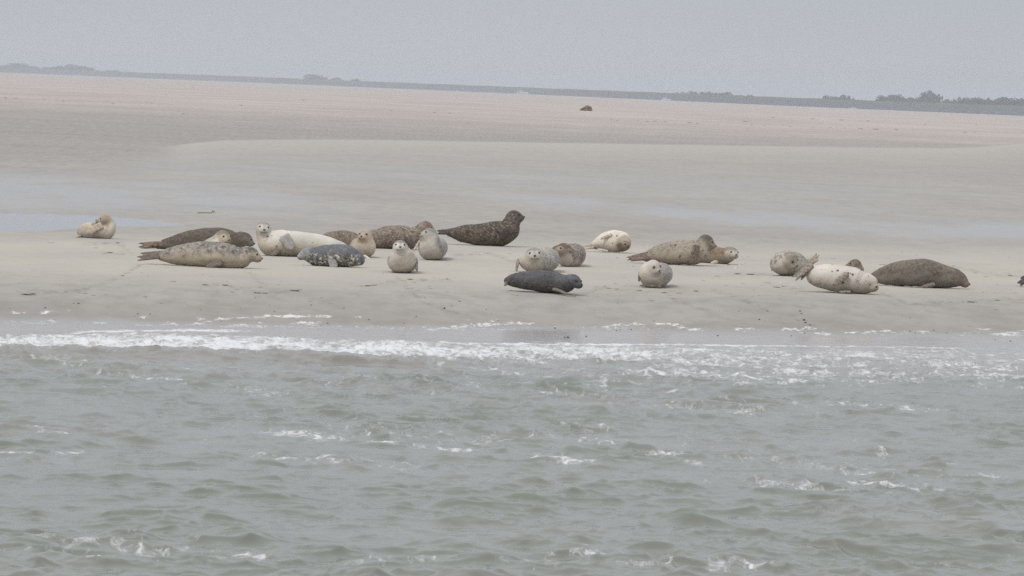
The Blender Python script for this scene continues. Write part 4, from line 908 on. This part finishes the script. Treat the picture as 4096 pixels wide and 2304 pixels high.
seal("grey speckled seal with cream chest looking left, behind the head-on seal", (1725, 1041),
     [(1765, 975, 1.6, 10), (1758, 982, 1.2, 30), (1748, 988, .8, 42, 42), (1739, 994, .4, 46, 47), (1722, 998, .1, 43, 50), (1718, 966, 0, 41), (1718, 949, 0, 32)], (1719, 936, -.03, 26, -62, 4, 0),
     pc(170, 164, 157), pc(216, 208, 196), pc(106, 101, 97), pc(212, 208, 200), crown=pc(140, 138, 136), face=pc(186, 178, 166), ring=pc(176, 170, 160), mott=.75, fl=.5, roll=-25, off=-.1, mlev=(1, .08), flipc=(pc(206, 190, 168), pc(160, 136, 110)),
     flips=[('f', (1680, 965, .02), (1655, 1003, -.05), 13, 11, 5, (-.9, -.4, .2))])
seal("dark brown seal with raised head and tail, silhouetted on the sand behind centre", (1975, 984),
     [(1792, 930, 0, 15), (1820, 932, 0, 24), (1850, 934, 0, 35), (1890, 938, 0, 41), (1930, 939, 0, 45), (1970, 936, 0, 49), (2008, 934, 0, 50), (2034, 918, 0, 44), (2046, 892, 0, 36), (2052, 876, 0, 30)], (2056, 864, 0, 25, 82, 2, 0),
     pc(80, 68, 56), pc(100, 86, 70), pc(46, 40, 36), pc(162, 148, 132), crown=pc(88, 80, 70), face=pc(96, 86, 76), ring=pc(74, 66, 60), mott=.8, fl=.55, mlev=(1, .8), flipc=(pc(92, 72, 56), pc(62, 52, 46)),
     flips=[('h', (1800, 928, -.03), (1752, 929, -.05), 18, 17, 7, (0, -1, .6)), ('f', (2030, 920, -.24), (2006, 956, -.24), 22, 20, 7, (0, -1, .1))])
seal("plump pale seal with grey speckled back facing the viewer, behind the dark grey seal", (2150, 1090),
     [(2212, 1025, 1.7, 10), (2206, 1030, 1.3, 30), (2190, 1037, .8, 46, 50), (2170, 1042, .42, 50, 64), (2140, 1046, .12, 46, 68), (2136, 1040, 0, 44, 52), (2137, 1030, -.05, 38)], (2137, 1020, -.08, 31, 2, 2, 4),
     pc(162, 158, 150), pc(212, 202, 184), pc(108, 102, 98), pc(214, 210, 202), crown=pc(160, 156, 150), face=pc(206, 198, 184), ring=pc(214, 208, 198), mott=.7, fl=.6, roll=-38, off=-.15, mlev=(1, .06), flipc=(pc(170, 156, 138), pc(120, 106, 94)),
     flips=[('f', (2074, 1040, .1), (2066, 1084, 0), 16, 14, 6, (-1, -.4, .1))], folds=((.88, .012, .01, -1),))
seal("dark slate grey seal lying frontmost at centre, head turned to the viewer", (2180, 1171),
     [(2026, 1124, .1, 15), (2050, 1122, .05, 27), (2090, 1121, 0, 37), (2130, 1122, 0, 42), (2180, 1125, 0, 45), (2220, 1131, 0, 42), (2255, 1137, -.05, 37), (2277, 1132, -.1, 33)], (2293, 1123, -.15, 28, 52, -14, 0),
     pc(84, 84, 90), pc(88, 82, 78), pc(62, 62, 68), pc(128, 118, 106), crown=pc(92, 94, 102), face=pc(88, 88, 92), ring=pc(66, 66, 72), mott=.9, fl=.35, mlev=(.8, .9), flipc=(pc(140, 122, 104), pc(92, 82, 76)),
     flips=[('f', (2216, 1157, -.18), (2268, 1175, -.34), 12, 13, 5, (0, -.5, 1)), ('h', (2030, 1126, .05), (2020, 1143, -.05), 9, 9, 4, (-.3, -1, .2))])
seal("brown headed seal with cream chest and mottled back, just behind the plump pale seal", (2280, 1068),
     [(2312, 1004, 1.5, 12), (2305, 1010, 1.1, 32), (2298, 1016, .7, 42, 44), (2288, 1022, .35, 46, 50), (2268, 1028, .1, 40, 42), (2262, 1014, 0, 34), (2258, 1004, 0, 28)], (2255, 996, -.05, 26, -58, -2, -6),
     pc(136, 122, 112), pc(204, 194, 180), pc(88, 74, 66), pc(196, 186, 176), crown=pc(104, 86, 72), face=pc(150, 132, 114), ring=pc(168, 150, 132), mott=.8, fl=.6, roll=-30, mlev=(1, .06), off=-.05, flipc=(pc(140, 108, 80), pc(96, 72, 56)),
     flips=[('f', (2250, 985, .15), (2210, 996, .1), 16, 15, 6, (-.2, -1, .6))])
seal("white seal lying on its side with a brown mask facing the viewer", (2450, 1010),
     [(2362, 985, .1, 9), (2385, 978, .08, 20), (2415, 969, .05, 36), (2448, 963, 0, 43), (2478, 965, -.02, 43), (2492, 970, -.08, 37)], (2496, 976, -.12, 27, 8, -4, 165),
     pc(222, 214, 200), pc(220, 210, 194), pc(140, 120, 100), LT, crown=pc(128, 108, 88), face=pc(176, 160, 138), ring=pc(120, 100, 82), dots=.08, mott=.2, fl=0, hs=.6, eyes='closed', flipc=(pc(206, 184, 156), pc(166, 138, 108)),
     flips=[('f', (2446, 940, -.14), (2404, 955, -.18), 10, 10, 5, (0, -1, .5)), ('h', (2372, 978, .05), (2330, 988, .05), 9, 9, 4, (0, -1, .5)), ('h', (2372, 990, 0), (2332, 995, -.05), 10, 9, 4, (0, -.6, 1)), ('f', (2428, 1005, -.12), (2392, 997, -.22), 7, 7, 4, (0, -.6, 1), dict(m=flipmat(pc(222, 214, 200), pc(206, 196, 180))))])
seal("large tan seal with many dark spots and raised head, right of centre", (2720, 1060),
     [(2576, 1026, .1, 17), (2595, 1025, .1, 25), (2630, 1019, .05, 36), (2665, 1013, 0, 43), (2705, 1010, 0, 49), (2745, 1009, 0, 50), (2780, 1011, 0, 48), (2800, 1000, 0, 43), (2810, 980, 0, 34)], (2824, 964, 0, 27, 84, -20, 0),
     pc(160, 148, 130), pc(184, 172, 152), pc(72, 62, 56), pc(150, 140, 126), crown=pc(104, 96, 88), face=pc(150, 134, 116), ring=pc(158, 142, 124), dots=.75, mott=.45, fl=.15, mlev=(.9, .4), off=-.25, flipc=(pc(140, 112, 88), pc(92, 76, 64)),
     flips=[('f', (2786, 985, -.23), (2780, 1042, -.25), 20, 18, 6, (.1, -1, .1)), ('h', (2590, 1018, .05), (2512, 1034, .05), 18, 14, 6, (0, -1, .5)), ('h', (2590, 1032, -.05), (2523, 1039, -.15), 18, 16, 6, (0, -.7, .8))])
seal("tan seal with white masked face low behind the spotted seal's chest", (2880, 1056),
     [(2770, 1025, .45, 10), (2800, 1022, .4, 26), (2832, 1018, .3, 34), (2865, 1021, .2, 36), (2895, 1024, .1, 33), (2915, 1020, .02, 29)], (2927, 1012, 0, 25, 24, -4, -3),
     pc(134, 110, 88), pc(168, 150, 126), pc(92, 76, 62), pc(170, 152, 130), crown=pc(146, 138, 128), face=pc(206, 194, 174), ring=pc(196, 186, 168), mott=.5, fl=.2, flipc=(pc(196, 184, 164), pc(164, 148, 126)),
     flips=[('f', (2866, 1047, -.12), (2844, 1055, -.22), 12, 12, 5, (0, -.6, 1))], folds=((.93, .02, .01, -1),))
seal("small pale seal with grey back sitting frontmost right of centre, looking down right", (2620, 1152),
     [(2664, 1080, 1.5, 10), (2660, 1086, 1.1, 28), (2652, 1093, .7, 42, 40), (2638, 1101, .38, 47, 50), (2612, 1108, .1, 44, 56), (2607, 1083, .02, 44), (2610, 1071, 0, 33)], (2614, 1064, -.04, 26, 36, -20, 8),
     pc(156, 148, 142), pc(208, 198, 182), pc(104, 94, 90), pc(206, 200, 194), crown=pc(186, 180, 172), face=pc(190, 182, 168), ring=pc(140, 134, 130), mott=.7, fl=.6, roll=-32, off=-.1, mlev=(1, .06), flipc=(pc(120, 106, 94), pc(80, 70, 64)),
     flips=[('f', (2562, 1088, .1), (2556, 1124, .02), 12, 11, 5, (-1, -.5, .1)), ('f', (2640, 1148, -.1), (2562, 1142, -.12), 9, 10, 4, (0, -.6, 1))])
seal("pale round seal curled up with tail raised, left of the white spotted seal", (3150, 1104),
     [(3260, 1040, .4, 8), (3235, 1052, .4, 18), (3205, 1062, .35, 38), (3172, 1056, .25, 49, 50), (3140, 1052, .12, 51, 52), (3130, 1054, -.02, 46), (3150, 1044, -.1, 36)], (3160, 1036, -.15, 32, 64, -34, 14),
     pc(172, 164, 152), pc(206, 196, 178), pc(104, 98, 92), pc(208, 202, 194), crown=pc(150, 136, 120), face=pc(182, 170, 152), ring=pc(150, 134, 118), dots=.3, mott=.75, fl=.6, off=.0, mlev=(1, .15), hs=.75, flipc=(pc(188, 168, 140), pc(150, 124, 98)),
     flips=[('h', (3240, 1052, .35), (3270, 1018, .35), 15, 14, 6, (0, -1, .3)), ('h', (3245, 1052, .3), (3272, 1037, .25), 12, 11, 5, (0, -1, .5)), ('f', (3094, 1050, .05), (3088, 1082, 0), 10, 9, 5, (-1, -.6, .1))])
seal("brown speckled seal head peeking over the white spotted seal's back", (3430, 1122),
     [(3330, 1108, .1, 14), (3365, 1106, .1, 26), (3400, 1102, .08, 31), (3426, 1088, .02, 29), (3430, 1072, 0, 25)], (3420, 1058, 0, 23, -80, -4, 0),
     pc(138, 120, 104), pc(150, 134, 118), pc(76, 62, 54), pc(188, 176, 164), crown=pc(132, 108, 86), face=pc(128, 108, 92), ring=pc(130, 112, 96), mott=.8, fl=.5, mlev=(1, .9))
seal("white seal with fine dark spots and wrinkled neck lying at right, eyes closed", (3370, 1172),
     [(3254, 1090, .12, 34), (3268, 1101, .08, 45), (3300, 1107, .04, 49), (3350, 1113, 0, 54), (3400, 1121, 0, 54), (3440, 1130, -.03, 49), (3466, 1136, -.08, 41)], (3482, 1136, -.1, 33, 40, -10, 12),
     pc(202, 195, 186), pc(200, 190, 174), pc(78, 68, 62), LT, crown=pc(204, 194, 182), face=pc(196, 180, 160), ring=pc(176, 158, 140), dots=.62, mott=0, fl=0, hs=.62, eyes='closed', flipc=(pc(176, 156, 132), pc(110, 92, 78)),
     flips=[('f', (3386, 1098, -.22), (3334, 1140, -.28), 18, 20, 7, (.1, -1, .3)), ('h', (3244, 1062, 0), (3180, 1112, -.08), 20, 22, 6, (-.2, -1, .3)), ('h', (3246, 1066, .05), (3200, 1113, 0), 18, 18, 6, (0, -1, .4)), ('f', (3400, 1168, -.18), (3358, 1168, -.26), 10, 9, 4, (0, -.6, 1))],
     folds=((.82, .012, .014, -1), (.87, .011, .014, -1), (.92, .011, .014, -1)))
seal("huge grey brown seal lying at far right with back arched, nose to the right", (3700, 1150),
     [(3490, 1105, .2, 13), (3520, 1104, .15, 31), (3570, 1097, .08, 45), (3620, 1093, 0, 52), (3675, 1091, 0, 56), (3720, 1095, 0, 55), (3762, 1102, 0, 49), (3800, 1109, 0, 42), (3822, 1112, 0, 36)], (3836, 1114, 0, 29, 84, -22, 0),
     pc(110, 98, 86), pc(130, 120, 108), pc(66, 57, 50), pc(158, 152, 148), crown=pc(102, 92, 80), face=pc(130, 114, 98), ring=pc(130, 114, 98), mott=.5, fl=.35, ftint=pc(104, 80, 66), flipc=FBR, eyes='closed',
     flips=[('f', (3735, 1138, -.2), (3685, 1149, -.28), 14, 13, 6, (0, -.8, .7))])
seal("dark seal cut off by the right edge, only its tail flippers showing", (4170, 1150),
     [(4100, 1122, .05, 16), (4140, 1120, 0, 30), (4200, 1112, 0, 44), (4270, 1106, 0, 50), (4340, 1106, 0, 48), (4400, 1112, 0, 40)], (4440, 1106, 0, 30, 80, -10, 0),
     pc(96, 88, 80), pc(110, 102, 94), DK, LT, mott=.5, fl=.2, flipc=(pc(92, 90, 84), pc(58, 56, 52)),
     flips=[('h', (4112, 1112, -.05), (4077, 1137, -.12), 18, 20, 6, (-.3, -1, .3)), ('h', (4112, 1106, .05), (4086, 1118, .05), 16, 16, 6, (0, -1, .4))])

tick('------- haze')
# ------------------------------------------------------------------ haze between here and the dyke
hv = np.array([(x, y, z) for z in (-2.5, 24) for y in (-60, 9000) for x in (-4500, 4500)], float)
hf = [(0, 1, 3, 2), (4, 6, 7, 5), (0, 4, 5, 1), (2, 3, 7, 6), (0, 2, 6, 4), (1, 5, 7, 3)]
m_h = bpy.data.materials.new("haze"); m_h.use_nodes = True; t = m_h.node_tree; t.nodes.clear()
pv = N(t, 'ShaderNodeVolumePrincipled'); pv.inputs['Color'].default_value = (0.715, 0.77, 0.845, 1); pv.inputs['Density'].default_value = 0.00021; pv.inputs['Anisotropy'].default_value = 0.3
mo_ = N(t, 'ShaderNodeOutputMaterial'); L(t, pv.outputs[0], mo_.inputs['Volume'])
hme = mesh("haze", hv, hf, False)
import bmesh
bm_ = bmesh.new(); bm_.from_mesh(hme); bmesh.ops.recalc_face_normals(bm_, faces=bm_.faces); bm_.to_mesh(hme); bm_.free()
ho = link("haze", hme, m_h); ho['kind'] = 'stuff'
